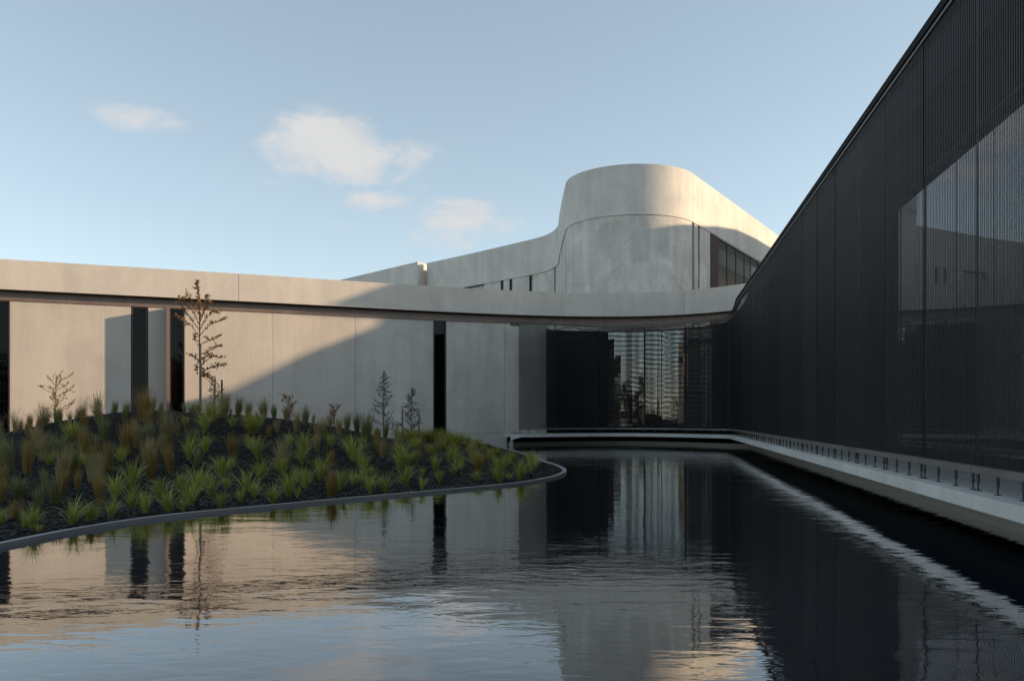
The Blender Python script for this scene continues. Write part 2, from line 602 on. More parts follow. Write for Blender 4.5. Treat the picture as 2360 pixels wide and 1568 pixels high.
def tube(V, Fc, T, pts, radii, sides=6, tint=0.5):
    """append a tapered tube to V, Fc"""
    base = len(V)
    for i, p in enumerate(pts):
        p = Vector(p)
        t = (Vector(pts[min(i + 1, len(pts) - 1)]) - Vector(pts[max(i - 1, 0)]))
        t = t.normalized() if t.length else Vector((0, 0, 1))
        a = t.cross(Vector((0.3, 1, 0.1))).normalized()
        b = t.cross(a)
        for k in range(sides):
            an = 2 * math.pi * k / sides
            V.append(tuple(p + (a * math.cos(an) + b * math.sin(an)) * radii[i]))
            T.append(tint)
    for i in range(len(pts) - 1):
        for k in range(sides):
            o = base + i * sides
            Fc.append((o + k, o + (k + 1) % sides, o + sides + (k + 1) % sides, o + sides + k))
    Fc.append(tuple(base + sides - 1 - k for k in range(sides)))
    Fc.append(tuple(base + (len(pts) - 1) * sides + k for k in range(sides)))


# ------------------------------------------------------------------ setting: ground, pool
E = 1.0   # eye height in units


def frame_sheet(name, hole, R_, z, m):
    x0, y0, x1, y1 = hole
    V = [(-R_, -R_, z), (R_, -R_, z), (R_, R_, z), (-R_, R_, z), (x0, y0, z), (x1, y0, z), (x1, y1, z), (x0, y1, z)]
    return tag(mesh_obj(name, V, [(0, 1, 5, 4), (1, 2, 6, 5), (2, 3, 7, 6), (3, 0, 4, 7)], m), kind='structure')


frame_sheet('ground', (-16, -9, 13, 31.5), 700, 0.03, M['ground'])
wv = [(-16, -9, 0), (13, -9, 0), (13, 31.5, 0), (-16, 31.5, 0)]
tag(mesh_obj('water', wv, [(0, 1, 2, 3)], M['water']), kind='structure')
tag(prism('terrace', [(-16, -22), (14, -22), (14, -9), (-16, -9)], -0.2, 0.14, M['paving']), kind='structure')

# ------------------------------------------------------------------ low curved building
FA_TOP, FA_BOT = 4.61 + E, 3.73 + E
WALL_TOP = 3.45 + E
fas_px = [(-420, 568), (-200, 583), (0, 596.4), (221, 608.5), (491, 627.5), (550, 631), (785, 645), (896, 652), (1071, 662), (1147, 667), (1229, 672),
          (1320, 675), (1420, 674.5), (1515, 671.5), (1640, 662), (1726, 651), (1775, 643)]
rr_ = np.array([(u - CU) / F for u, v in fas_px])
yy_ = np.array([F * 4.61 / (HV - v) for u, v in fas_px])
co_ = np.polyfit(rr_, 1 / yy_, 5)          # one smooth sweep through the measured points
rs_ = np.linspace(rr_[0], rr_[-1], 110)
fas = Path([(r * (1 / np.polyval(co_, r)), 1 / np.polyval(co_, r)) for r in rs_])
WD = 0.34
wall = fas.off(WD)

low = thing('low_building', 'long curved grey concrete pavilion with deep fascia along the far pool edge', 'building', (-5, 28, 0))
cuts = [0.0] + [fas.s_at_u(u) for u in (-120, 550, 1575)] + [fas.L]
for a, b in zip(cuts, cuts[1:]):
    ribbon('fascia_panel', fas, a + 0.006, b - 0.006, FA_BOT, FA_TOP, 0.22, M['fascia'], low, smooth=False, step=0.2)
ribbon('fascia_backing', fas, 0, fas.L, FA_BOT + 0.02, FA_TOP - 0.04, 0.1, M['dark'], low, d=0.221)
# soffit band of bronze sheet under the fascia
cuts = [0.0] + [fas.s_at_u(u) for u in (150, 440, 712, 950, 1195, 1384, 1562)] + [fas.L]
for a, b in zip(cuts, cuts[1:]):
    ribbon('bronze_panel', fas, a + 0.004, b - 0.004, WALL_TOP - 0.01, FA_BOT - 0.012, 0.08, M['bronze'], low, d=0.31, step=0.2)
ribbon('soffit', fas, 0, fas.L, FA_BOT - 0.010, FA_BOT + 0.018, 0.8, M['brown'], low, d=0.02)
# roof slab behind the parapet
rp = [fas.at(s) + fas.back(s) * 0.3 for s in fas.samples(0, fas.L, 1.0)]
prism('roof', [tuple(q) for q in rp] + [(12, 33.2), (-6, 34.0), (rp[0].x - 3, 32)], FA_BOT + 0.1, FA_TOP - 0.3, M['concrete'], low)

U = lambda u: wall.s_at_u(u)
PL_TOP = 0.41
z_foot = -0.3


def wall_piece(a, b, m, z0=PL_TOP, d=0.0):
    return ribbon('wall_panel', wall, a, b, z0, WALL_TOP, 0.3, m, low, d=d, step=0.3)


def window(a, b, z0, z1, parent, path, fm, gm, d=0.02, fw=0.045, name='window'):
    """frame of four bars with a pane, following path"""
    fr = ribbon(name, path, a, b, z1 - fw, z1, 0.12, fm, parent, d=d)
    for (p, q, r_, s_) in ((a, a + fw, z0, z1 - fw), (b - fw, b, z0, z1 - fw), (a + fw, b - fw, z0, z0 + fw)):
        f2 = ribbon('frame_bar', path, p, q, r_, s_, 0.12, fm, fr, d=d)
    ribbon('pane', path, a + fw, b - fw, z0 + fw, z1 - fw, 0.02, gm, fr, d=d + 0.06)
    return fr


g = 0.005
seg = [(-300, -70, 'fluted'), (22, 145, 'fluted'), (145, 258, 'fluted'), (258, 301.5, 'fluted'), (341, 383, 'fluted'), (425, 628, 'fluted'),
       (628, 818, 'fluted'), (818, 998, 'concrete'), (1028, 1162, 'concrete'), (1162, 1262, 'concrete')]
merged = [(-300, -70, 'fluted'), (22, 301.5, 'fluted'), (341, 383, 'fluted'), (425, 628, 'fluted'), (628, 818, 'fluted'), (818, 998, 'concrete'),
          (1028, 1162, 'concrete'), (1162, 1262, 'concrete')]
for u0, u1, k in merged:
    wall_piece(U(u0) + g, U(u1) - g, M[k])
for u0, u1 in ((-70, 22), (302, 340.5), (390, 425), (998, 1028)):
    window(U(u0) + g, U(u1) - g, PL_TOP + 0.02, WALL_TOP - 0.01, low, wall, M['brown'], M['glass'])
# projecting bronze fin beside the second window; it throws the long shadow to its left
ribbon('fin', wall, U(383.5), U(390.5), PL_TOP, WALL_TOP - 0.02, 0.68, M['bronze'], low, d=-0.63)
ribbon('fin', wall, U(20.5), U(22.5), PL_TOP, WALL_TOP - 0.02, 0.12, M['brown'], low, d=-0.05)
ribbon('plinth', wall, 0, U(1262), z_foot, PL_TOP - 0.012, 0.35, M['concrete'], low, d=-0.015)
ribbon('backing_wall', wall, 0, U(1262), z_foot, WALL_TOP - 0.03, 0.1, M['dark'], low, d=0.36)

# ------------------------------------------------------------------ woven metal screen
K0, KS = 2.63, 0.173
gl_px = [(1195, 29.1), (1238, 29.45), (1281, 29.8), (1330, 30.15), (1380, 30.4), (1430, 30.45), (1484, 30.2), (1535, 29.7), (1579, 29.1), (1620, 28.5), (1655, 27.95)]
gl = [((u - CU) / F * y, y) for u, y in gl_px]
right_pts = [(K0 + KS * y, y) for y in (27.0, 26.0, 24, 20, 16, 12, 8, 5, 2, -1.0, -4.0)]
vp = smooth_pts(gl + [(7.28, 27.62)] + [right_pts[0]], 5)[:-1] + [Vector(p) for p in right_pts]
veil = Path(vp)
s_corner = 0
for i, q in enumerate(veil.p):
    if (q - Vector((7.28, 27.62))).length < 0.35:
        s_corner = veil.s[i]
LEDGE_TOP, LEDGE_BOT = 0.40, 0.285
RAIL_Z0, RAIL_Z1 = 0.545, 0.60
TOP_GLASS, TOP_RIGHT = 3.30 + E, 3.66 + E
SKY_BLOCK_TOP = 4.40 + E  # height of the added upstand that keeps sky from showing through the mesh


def sstep(x):
    x = min(max(x, 0), 1)
    return x * x * (3 - 2 * x)


def veil_top(s):
    return TOP_GLASS + (TOP_RIGHT - TOP_GLASS) * sstep((s - s_corner + 0.75) / 1.7)


screen = thing('metal_mesh_screen', 'tall black woven metal mesh screen sweeping along the right side of the pool', 'screen', (5, 15, LEDGE_TOP))
seams = [0.0] + [veil.s_at_u(u) for u in (1281, 1380, 1484, 1578, 1649)]
s0 = veil.s_at_u(1882, s_corner + 0.5)
s1 = veil.s_at_u(1923, s_corner + 0.5)
pitch = s1 - s0
k = s0
back_seams = []
while k > s_corner + 0.6:
    back_seams.append(k)
    k -= pitch
seams += sorted(back_seams)
k = s1
while k < veil.L - 0.3:
    seams.append(k)
    k += pitch
seams.append(veil.L)
for a, b in zip(seams, seams[1:]):
    dd = random.uniform(-0.004, 0.004)
    ribbon('mesh_panel', veil, a + 0.007, b - 0.007, RAIL_Z1 + 0.004, veil_top, 0.012, M['veil_moire'] if 0.5 < a and b < s_corner else M['veil'], screen, step=0.14, d=dd)
    # bottom rail: one length to each panel
    ribbon('bottom_rail', veil, a + 0.006, b - 0.006, RAIL_Z0, RAIL_Z1, 0.07, M['steel'], screen, d=-0.035)
    ribbon('top_rail', veil, a + 0.003, b - 0.003, lambda s: veil_top(s) + 0.002, lambda s: veil_top(s) + 0.035, 0.06, M['steel'], screen, d=-0.012, step=0.14)
# dark seam posts close the joints between panels, seen as thin black lines
for a in seams[1:-1]:
    ribbon('seam_post', veil, a - 0.007, a + 0.007, RAIL_Z1 + 0.004, lambda s, z=veil_top(a): z, 0.006, M['black'], screen, d=0.014, step=1)
ribbon('edge_cap', veil, 0, veil.L, lambda s: veil_top(s) + 0.038, lambda s: veil_top(s) + 0.038 + 0.075 * sstep((s - s_corner + 0.3) / 1.5) + 0.012, 0.16, M['cap'], screen, d=-0.03, step=0.14)
# pointed canopy nose where the screen begins
a0 = veil.at(0)
w0 = wall.at(U(1176))
prism('canopy_nose', [(a0.x - 0.32, a0.y + 0.25), (a0.x, a0.y - 0.04), (a0.x + 0.02, a0.y + 1.0), (a0.x - 0.25, a0.y + 1.0)], veil_top(0) + 0.005, veil_top(0) + 0.06, M['brown'], screen)


def rod_mesh():
    V, Fc, T = [], [], []
    h = RAIL_Z0 - LEDGE_TOP
    tube(V, Fc, T, [(0, 0, 0.0), (0, 0, 0.006)], [0.026, 0.026], 10)
    tube(V, Fc, T, [(0, 0, 0.006), (0, 0, h)], [0.0065, 0.0065], 8)
    return V, Fc


def sleeve_mesh():
    V, Fc, T = [], [], []
    h = RAIL_Z0 - LEDGE_TOP
    tube(V, Fc, T, [(0, 0, h * 0.42), (0, 0, h * 0.45), (0, 0, h * 0.97), (0, 0, h)], [0.009, 0.0125, 0.0125, 0.010], 10)
    return V, Fc


rv, rf = rod_mesh()
sv_, sf = sleeve_mesh()
rod_me = sl_me = None


def add_rod(s):
    global rod_me, sl_me
    q = veil.at(s) - veil.back(s) * 0.0
    if rod_me is None:
        o = mesh_obj('tension_rod', rv, rf, M['rod'])
        rod_me = o.data
        p = mesh_obj('spring_sleeve', sv_, sf, M['brown'])
        sl_me = p.data
    else:
        o = bpy.data.objects.new('tension_rod', rod_me)
        COL.objects.link(o)
        p = bpy.data.objects.new('spring_sleeve', sl_me)
        COL.objects.link(p)
    o.parent = screen
    o.location = (Vector((q.x, q.y, LEDGE_TOP)) - ROOT[screen.name]) * S
    p.parent = o
    p.location = (0, 0, 0)


for a, b in zip(seams, seams[1:]):
    if b > veil.L - 2.0:
        continue
    n = 3 if a > s_corner else 4
    for k in range(1, n):
        add_rod(a + (b - a) * k / n)
    add_rod(a + 0.05 if a == 0 else a + 0.055)
    add_rod(b - 0.055)

# glazing behind the screen
glaze = veil.off(0.8)
gz = thing('glazed_wall', 'dark reflective glass wall of the room behind the black mesh', 'glazed wall', (5, 28.5, LEDGE_TOP))
ga = glaze.s_at_u(1262)
gcorner = ga
for i, q in enumerate(glaze.p):
    if q.y > 27.6 and q.x > 5.5:
        gcorner = glaze.s[i]
GT = TOP_GLASS - 0.03
gs = [ga] + [s for s in (glaze.s_at_u(u) for u in (1380, 1372 + 112, 1578, 1640)) if s > ga]
gs = sorted(set(gs))
for a, b in zip(gs, gs[1:]):
    ribbon('glass_pane', glaze, a + 0.03, b - 0.03, LEDGE_TOP + 0.03, GT - 0.03, 0.02, M['mirror'], gz, d=0.03, step=0.2)
ribbon('reflection_cover', glaze, ga, gs[-1], LEDGE_TOP, LEDGE_TOP + 0.24, 0.03, M['dark'], gz, d=-0.002)  # dark strip added to hide the bright reflection at the foot of the glass
for a in gs:
    ribbon('mullion', glaze, a - 0.028, a + 0.028, LEDGE_TOP, GT, 0.09, M['black'], gz)
s60 = glaze.s_at_u(2060, gcorner + 0.3)
HEAD = 3.17 + E
ribbon('dark_panel', glaze, gs[-1] + 0.03, s60, LEDGE_TOP, lambda t: GT + (SKY_BLOCK_TOP - GT) * sstep((t - gs[-1] - 0.5) / 1.6), 0.1, M['dark'], gz, step=0.25)
ribbon('parapet', glaze, gs[-1] + 2.0, glaze.L, TOP_RIGHT + 0.06, SKY_BLOCK_TOP + 0.03, 0.25, M['dark'], gz, d=-0.26)  # added unseen upstand, shaped to block sky behind the mesh
ribbon('dark_panel', glaze, s60 + 0.002, glaze.L, HEAD, SKY_BLOCK_TOP, 0.1, M['dark'], gz)
ribbon('reflection_cover', glaze, s60 + 0.02, glaze.L, LEDGE_TOP, LEDGE_TOP + 0.2, 0.03, M['dark'], gz, d=-0.002)  # same added dark strip along the right-hand glass
ribbon('glass_pane', glaze, s60 + 0.02, glaze.L, LEDGE_TOP, HEAD - 0.002, 0.02, M['flat_mirror'], gz, d=0.03)
# roof behind the screen so no daylight shows through it
rr = [glaze.at(s) + glaze.back(s) * 0.12 for s in glaze.samples(gs[-1] + 2.0, glaze.L, 1.0)]
prism('flat_roof', [tuple(q) for q in rr] + [(9, -4.4), (13, 26.0), (9.5, 27.5)], SKY_BLOCK_TOP - 0.5, SKY_BLOCK_TOP - 0.35, M['dark'], gz)

# rivets along the bronze band above the glazing
bs = [fas.s_at_u(u) for u in (1215, 1640)]
for i in range(34):
    if i in (3, 4, 10):
        continue
    sa = bs[0] + (bs[1] - bs[0]) * i / 33
    q = fas.at(sa) + fas.back(sa) * 0.305
    zz = WALL_TOP + 0.17
    bV = [(q.x + dx, q.y - dy, zz + dz) for dy in (0.0, 0.012) for dx, dz in ((-.017, -.017), (.017, -.017), (.017, .017), (-.017, .017))]
    mesh_obj('rivet', bV, [(4, 5, 6, 7), (0, 1, 5, 4), (1, 2, 6, 5), (2, 3, 7, 6), (3, 0, 4, 7)], M['black'], low)

# ------------------------------------------------------------------ concrete ledge and pool coping
led = veil.off(-0.16)
lp = []
l0 = led.at(0)
ledge_t = thing('concrete_ledge', 'pale concrete ledge overhanging the pool beneath the mesh screen', 'ledge', (5, 15, 0))
lcuts = [0.0, led.s_at_u(1500), s_corner + 0.2] + [s_corner + 0.2 + 7.2 * i for i in (1, 2, 3)] + [led.L]
for a, b in zip(lcuts, lcuts[1:]):
    ribbon('ledge_slab', led, a + 0.002, b - 0.002, LEDGE_BOT, LEDGE_TOP, 1.25, M['ledge'], ledge_t, step=0.3)
x0, x1, y0, y1 = l0.x - 0.36, l0.x - 0.002, l0.y + 0.02, l0.y + 1.2
eV = [(x0, y0, 0.19), (x1, y0, LEDGE_BOT), (x1, y1, LEDGE_BOT), (x0, y1, 0.19), (x0, y0, LEDGE_TOP), (x1, y0, LEDGE_TOP), (x1, y1, LEDGE_TOP), (x0, y1, LEDGE_TOP)]
mesh_obj('ledge_end', eV, box_faces(0), M['ledge'], ledge_t, uvs=[((v[0] + v[1]) * S, v[2] * S) for v in eV])
box('cheek_wall', (x0 - 0.02, y0 + 0.55, -0.3), (x0 + 0.1, 30.15, 0.188), M['concrete'], ledge_t)
ribbon('ledge_shade', led, 0, led.L, -0.3, LEDGE_BOT - 0.002, 0.1, M['dark'], ledge_t, d=0.95)  # near-black strip standing in for the shade beneath the ledge
cop = thing('pool_coping', 'low beige concrete rim at the water line under the ledge', 'pool rim', (5, 15, 0))
ribbon('coping_strip', led, 0, led.L, -0.3, 0.095, 0.25, M['coping'], cop, d=0.70)

# ------------------------------------------------------------------ upper building with the rounded tower
T_TOP, T_BOT = 10.43 + E, 8.35 + E


def at_h(u, v, h=10.43):
    Y = F * h / (HV - v)
    return Vector(((u - CU) / F * Y, Y))


cx, cy, cr = 5.3, 36.9, 2.9
lw = [at_h(900, 622), at_h(983, 606), at_h(1060, 589.5), at_h(1130, 573.5), at_h(1190, 559.5), at_h(1229, 550), at_h(1252, 543.5), at_h(1270, 535), at_h(1281, 526), at_h(1286, 518)]
tw = smooth_pts(lw, 4)
tw += [Vector((2.44, 42.5)), Vector((2.4, 39.5))]
for i in range(0, 91):
    th = R(180 + (328 - 180) * i / 90)
    tw.append(Vector((cx + cr * math.cos(th), cy + cr * math.sin(th))))
e0 = tw[-1]
dr = Vector((0.53, 0.848)).normalized()
tw += [e0 + dr * 5, e0 + dr * 10, e0 + dr * 17]
tow = Path(tw)
s_left0 = [tow.s[i] for i, q in enumerate(tow.p) if abs(q.x - 2.44) < 1e-4][0]
s_arc0 = [tow.s[i] for i, q in enumerate(tow.p) if (q - Vector((cx - cr, cy))).length < 1e-3][0]
s_arc1 = [tow.s[i] for i, q in enumerate(tow.p) if (q - e0).length < 1e-4][0]
upper = thing('upper_building', 'tall rounded concrete tower with a smooth parapet ribbon behind the low roof', 'building', (5, 36, 0))


def tr_u(u):
    """arc length on the right straight wall at column u"""
    r = (u - CU) / F
    t = (e0.x - r * e0.y) / (r * dr.y - dr.x)
    return s_arc1 + t


def tl_u(u):
    return tow.s_at_u(u)


cuts = [tl_u(983), tl_u(1130), tl_u(1224), s_left0, s_arc0, s_arc1, tr_u(1731), tow.L]
for a, b in zip(cuts, cuts[1:]):
    ribbon('parapet_panel', tow, a + 0.006, b - 0.006, T_BOT, T_TOP, 0.25, M['ribbon'], upper, step=0.2)
ribbon('parapet_backing', tow, cuts[0] + 0.1, tow.L - 0.1, T_BOT + 0.03, T_TOP - 0.05, 0.08, M['dark'], upper, d=0.26)
WI = 0.035
BZ = 3.0


def twall(a, b, m=M['upper'], d=WI):
    ribbon('wall_panel', tow, a, b, BZ, T_BOT - 0.006, 0.25, m, upper, d=d, step=0.2)


def slit(a, b, z1=T_BOT - 0.014):
    fr = ribbon('window', tow, a, b, BZ, z1, 0.03, M['black'], upper, d=0.16)
    ribbon('pane', tow, a + (b - a) * 0.2, b - (b - a) * 0.2, BZ, z1 - 0.05, 0.02, M['glass'], fr, d=0.135)


# round front and right side
r1, r2, r3, r4, r5 = tr_u(1597.5), tr_u(1601.5), tr_u(1609.5), tr_u(1614), tr_u(1638)
twall(s_arc0 + 0.12, s_arc1 - 0.01)
slit(s_arc1 - 0.008, r2)
twall(r2 + 0.002, r3)
slit(r3 + 0.002, r4)
twall(r4 + 0.002, r5)
# slits down the left flank
n = 5
fl0 = s_left0 + 0.3
step_ = (s_arc0 + 0.1 - fl0) / n
for i in range(n):
    a = fl0 + i * step_
    twall(a, a + step_ * 0.86)
    slit(a + step_ * 0.86 + 0.002, a + step_ - 0.002)
# left wing wall with its narrow windows
prev = tl_u(983)
for (u0, u1, cl) in ((1067, 1114, 1), (1152, 1158.5, 1), (1172, 1179, 1), (1217.5, 1225, 1), (1274.5, 1278, 0)):
    a, b = tl_u(u0), tl_u(u1)
    twall(prev + 0.004, a - 0.004, d=0.05)
    if cl:
        window(a, b, 6.0, T_BOT - 0.016, upper, tow, M['black'], M['pale_pane'], d=0.07, fw=min(0.06, (b - a) * 0.2))
        ribbon('spandrel', tow, a, b, BZ, 5.99, 0.2, M['upper'], upper, d=0.12)
    else:
        slit(a, b)
    prev = b
twall(prev + 0.004, fl0 - 0.004, d=0.05)
# glazed corner on the right flank
jb = tr_u(1655)
ribbon('jamb', tow, r5 + 0.002, jb, BZ, T_BOT - 0.012, 0.2, M['matte_brown'], upper, d=-0.01)
mu = [1655, 1676.5, 1697, 1716, 1730, 1747]
for u0, u1 in zip(mu, mu[1:]):
    ribbon('glass_pane', tow, tr_u(u0) + 0.01, tr_u(u1) - 0.01, BZ, T_BOT - 0.08, 0.02, M['clear'], upper, d=0.02)
for u0 in mu[1:]:
    ribbon('mullion', tow, tr_u(u0) - 0.012, tr_u(u0) + 0.012, BZ, T_BOT - 0.08, 0.05, M['brown'], upper, d=0.008)
ribbon('head_frame', tow, jb + 0.01, tr_u(1747), T_BOT - 0.08, T_BOT - 0.02, 0.12, M['brown'], upper, d=-0.01)
ribbon('interior_wall', tow, r5, tow.L, BZ, T_TOP - 0.37, 0.1, M['beige'], upper, d=1.0)
ribbon('dark_beam', tow, jb + 0.02, tow.L - 0.5, 7.25 + E, 8.0 + E, 0.12, M['black'], upper, d=0.25)
ribbon('interior_side', tow, jb - 0.3, jb - 0.1, BZ, T_BOT, 0.8, M['beige'], upper, d=0.2)
ribbon('low_wall', tow, tr_u(1749), tow.L, BZ, 6.9 + E, 0.2, M['upper'], upper, d=0.03)
ea, eb = tow.at(tow.L), tow.back(tow.L)
prism('interior_end', [tuple(ea + eb * 0.05), tuple(ea + eb * 1.3), tuple(ea + eb * 1.3 + dr * 0.2), tuple(ea + eb * 0.05 + dr * 0.2)], BZ, T_TOP - 0.37, M['beige'], upper)
# roof deck
tp = [tow.at(s) + tow.back(s) * 0.3 for s in tow.samples(cuts[0], tow.L, 1.2)]
prism('roof_deck', [tuple(q) for q in tp] + [(12, 62), (-5, 62)], T_TOP - 0.5, T_TOP - 0.35, M['concrete'], upper)

# block beside the left end of the wing
lb = thing('roof_block', 'wedge of grey concrete parapet left of the tower wing above the low roof', 'building', (-8, 58, 0))
p1, p0 = at_h(962, 602.7), at_h(740, 655)
ret = at_h(988, 606)
far = Vector((ret.x + 0.15, ret.y + 2.6))
bl = Path([p0, p1])
ribbon('parapet_panel', bl, 0, bl.L, 3.0, T_TOP, 0.25, M['ribbon'], lb)
br = Path([p1 + Vector((0.004, 0.0)), Vector((p1.x + 0.62, p1.y + 1.2)), Vector((p1.x + 1.0, p1.y + 3.0))])
ribbon('return_panel', br, 0, br.L, 3.0, T_TOP - 0.002, 0.2, M['ribbon'], lb, d=0.01)

# ------------------------------------------------------------------ unseen block added at right, its outline shaped from the shadow edges it casts


def sun_proj(x, y, zrel):
    c, s = math.cos(SUN_AZ), math.sin(SUN_AZ)
    along = c * x + s * y
    return (-s * x + c * y, zrel - TAU * along)


def on_path(path, u, v):
    q = path.at(path.s_at_u(u))
    return sun_proj(q.x, q.y, (HV - v) / F * q.y)


def on_tower(u, v):
    q = tow.at(tr_u(u))
    return sun_proj(q.x, q.y, (HV - v) / F * q.y)


Wpt = [on_path(wall, u, v) for u, v in ((470, 922), (532, 897), (698, 816), (910, 735))]
Fpt = [on_path(fas, u, v) for u, v in ((754, 703), (825, 677), (896, 652))]
Tpt = [on_tower(u, v) for u, v in ((1600, 518), (1620, 521), (1650, 521), (1697, 529), (1740, 549), (1778, 572))]
t1 = sun_proj(5.65, 34.0, 433 * 34 / F)
t0 = (t1[0] - 0.004, 11.5 - TAU * 5.65)  # added spike in the caster outline, cuts a sharp shadow edge on the tower
A_ = 24.0
prof = [(Wpt[0][0] - 0.25, -3.0)] + Wpt + [(Wpt[-1][0] + 0.12, Wpt[-1][1] + 0.2)] \
    + [on_path(fas, u, v + 4) for u, v in ((1000, 719.5), (940, 715), (870, 711), (800, 706))] + [(Fpt[0][0] - 0.03, Fpt[0][1] - 0.02)] + Fpt \
    + [(Fpt[-1][0] + 1.4, Fpt[-1][1] + 0.75), (t0[0] - 2.2, t0[1] - 1.5), (t0[0] - 1.4, t0[1]), t0] + [t1] + Tpt + [(Tpt[-1][0] + 0.4, Tpt[-1][1] - 0.3), (Tpt[-1][0] + 0.5, -3.0)]


def unproj(lat, zp, along):
    c, s = math.cos(SUN_AZ), math.sin(SUN_AZ)
    return (c * along - s * lat, s * along + c * lat, max(zp + TAU * along + E, 0.0))


wing = thing('shadow_caster', 'unseen added shadow caster beyond the black mesh screen', 'building', (22, 36, 0))
n = len(prof)
V = [unproj(a, z, A_) for a, z in prof] + [unproj(a, z, A_ + 5) for a, z in prof]
Fc = [tuple(range(n)), tuple(range(2 * n - 1, n - 1, -1))] + [(i, n + i, n + (i + 1) % n, (i + 1) % n) for i in range(n)]
mesh_obj('caster_body', V, Fc, M['concrete'], wing, uvs=[((v[0] + v[1]) * S, v[2] * S) for v in V])

# ------------------------------------------------------------------ planted island
front = [(-4.6, -4), (-4.25, 1.5), (-4.05, 4.6), (-3.92, 6.2), (-3.74, 7.3), (-3.36, 8.2), (-2.73, 8.96), (-1.97, 9.84), (-1.03, 10.86), (0, 12.03), (0.60, 13.2), (0.88, 14.2), (1.0, 15.2),
         (0.95, 16.5), (0.69, 18.6), (0.27, 22.5), (-0.35, 26.4), (-0.75, 29.0), (-0.8, 30.3)]
edge = Path(smooth_pts(front, 6))
island_poly = [tuple(p) for p in edge.p] + [(-15.9, 30.3), (-15.9, -4)]
EP = np.array([tuple(p) for p in edge.p])


def edge_dist(X, Y):
    """distance to the kerb line, negative outside, for arrays"""
    A, B = EP[:-1], EP[1:]
    d2 = np.full(X.shape, 1e9)
    sg = np.ones(X.shape)
    for a, b in zip(A, B):
        ab = b - a
        t = np.clip(((X - a[0]) * ab[0] + (Y - a[1]) * ab[1]) / (ab @ ab), 0, 1)
        dx, dy = X - a[0] - t * ab[0], Y - a[1] - t * ab[1]
        dd = dx * dx + dy * dy
        cr_ = ab[0] * (Y - a[1]) - ab[1] * (X - a[0])
        better = dd < d2 - 1e-12
        sg = np.where(better, np.sign(cr_), sg)
        d2 = np.where(better, dd, d2)
    return np.sqrt(d2) * sg


def mound(X, Y):
    X, Y = np.asarray(X, float), np.asarray(Y, float)
    d = edge_dist(X, Y)
    dx, dy = X + 8.22, Y - 18.54
    sx = np.where(dx > 0, 4.07, 2.04)
    sy = np.where(dy > 0, 5.62, 3.06)
    b = 0.934 * np.exp(-dx ** 2 / (2 * sx ** 2) - dy ** 2 / (2 * sy ** 2)) + 0.168
    t = np.clip(d / 5.48, 0, 1)
    z = 0.02 + b * (t * t * (3 - 2 * t))
    z = z + 0.012 * np.sin(X * 2.1 + 1.3 * np.sin(Y * 1.7)) * t
    return np.where(d < -0.01, -0.2, z)


def m1(x, y):
    return float(mound(np.array([x]), np.array([y]))[0])


def hit(u, v):
    """point of the mound under the picture point (u, v)"""
    y = np.linspace(5.0, 29.5, 1400)
    x = (u - CU) / F * y
    zr = 1.0 - (v - HV) / F * y
    z = mound(x, y)
    i = np.argmax(z >= zr)
    if z[i] < zr[i]:
        return None
    return float(x[i]), float(y[i]), float(z[i])


# surface grid following the kerb
gx = np.concatenate([np.linspace(-15.9, -6, 50), np.linspace(-5.85, 1.1, 110)])
gy = np.linspace(-4, 30.2, 300)
GX, GY = np.meshgrid(gx, gy)
GD = edge_dist(GX, GY)
# pull the outermost cells onto the kerb
GZ = mound(GX, GY)
rng = np.random.default_rng(3)
GZ = np.where(GD > 0.1, GZ + rng.normal(0, 0.006, GZ.shape), np.where(GD > -0.3, 0.018, -0.2))
nx = len(gx)
# rim vertices slide onto the kerb so the mulch ends under it
for j in range(len(gy)):
    for i in range(len(gx)):
        if -0.16 < GD[j, i] < 0.055:
            p = np.array([GX[j, i], GY[j, i]])
            A, B = EP[:-1], EP[1:]
            ab = B - A
            t_ = np.clip(((p - A) * ab).sum(1) / (ab * ab).sum(1), 0, 1)
            q_ = A + ab * t_[:, None]
            kk_ = int(np.argmin(((p - q_) ** 2).sum(1)))
            n_ = np.array([-ab[kk_, 1], ab[kk_, 0]])
            n_ /= np.linalg.norm(n_)
            GX[j, i], GY[j, i] = q_[kk_] + n_ * 0.055
            GZ[j, i] = 0.018
keep = GD > -0.16
V = [(float(GX[j, i]), float(GY[j, i]), float(GZ[j, i])) for j in range(len(gy)) for i in range(nx)]
Fc = []
for j in range(len(gy) - 1):
    for i in range(nx - 1):
        if keep[j, i] and keep[j + 1, i] and keep[j, i + 1] and keep[j + 1, i + 1]:
            a = j * nx + i
            Fc.append((a, a + 1, a + nx + 1, a + nx))
tag(mesh_obj('terrain', V, Fc, M['mulch'], smooth=True), kind='structure')

kerb = thing('island_kerb', 'thin grey concrete kerb curving round the tip of the planted mound', 'kerb', (0, 14, 0))
kc = [0.0] + [edge.L * f for f in (0.16, 0.30, 0.44, 0.58, 0.78)] + [edge.L]
for a, b in zip(kc, kc[1:]):
    ribbon('kerb_piece', edge, a + 0.002, b - 0.002, -0.25, 0.034, 0.075, M['kerb'], kerb, d=-0.005, step=0.15)

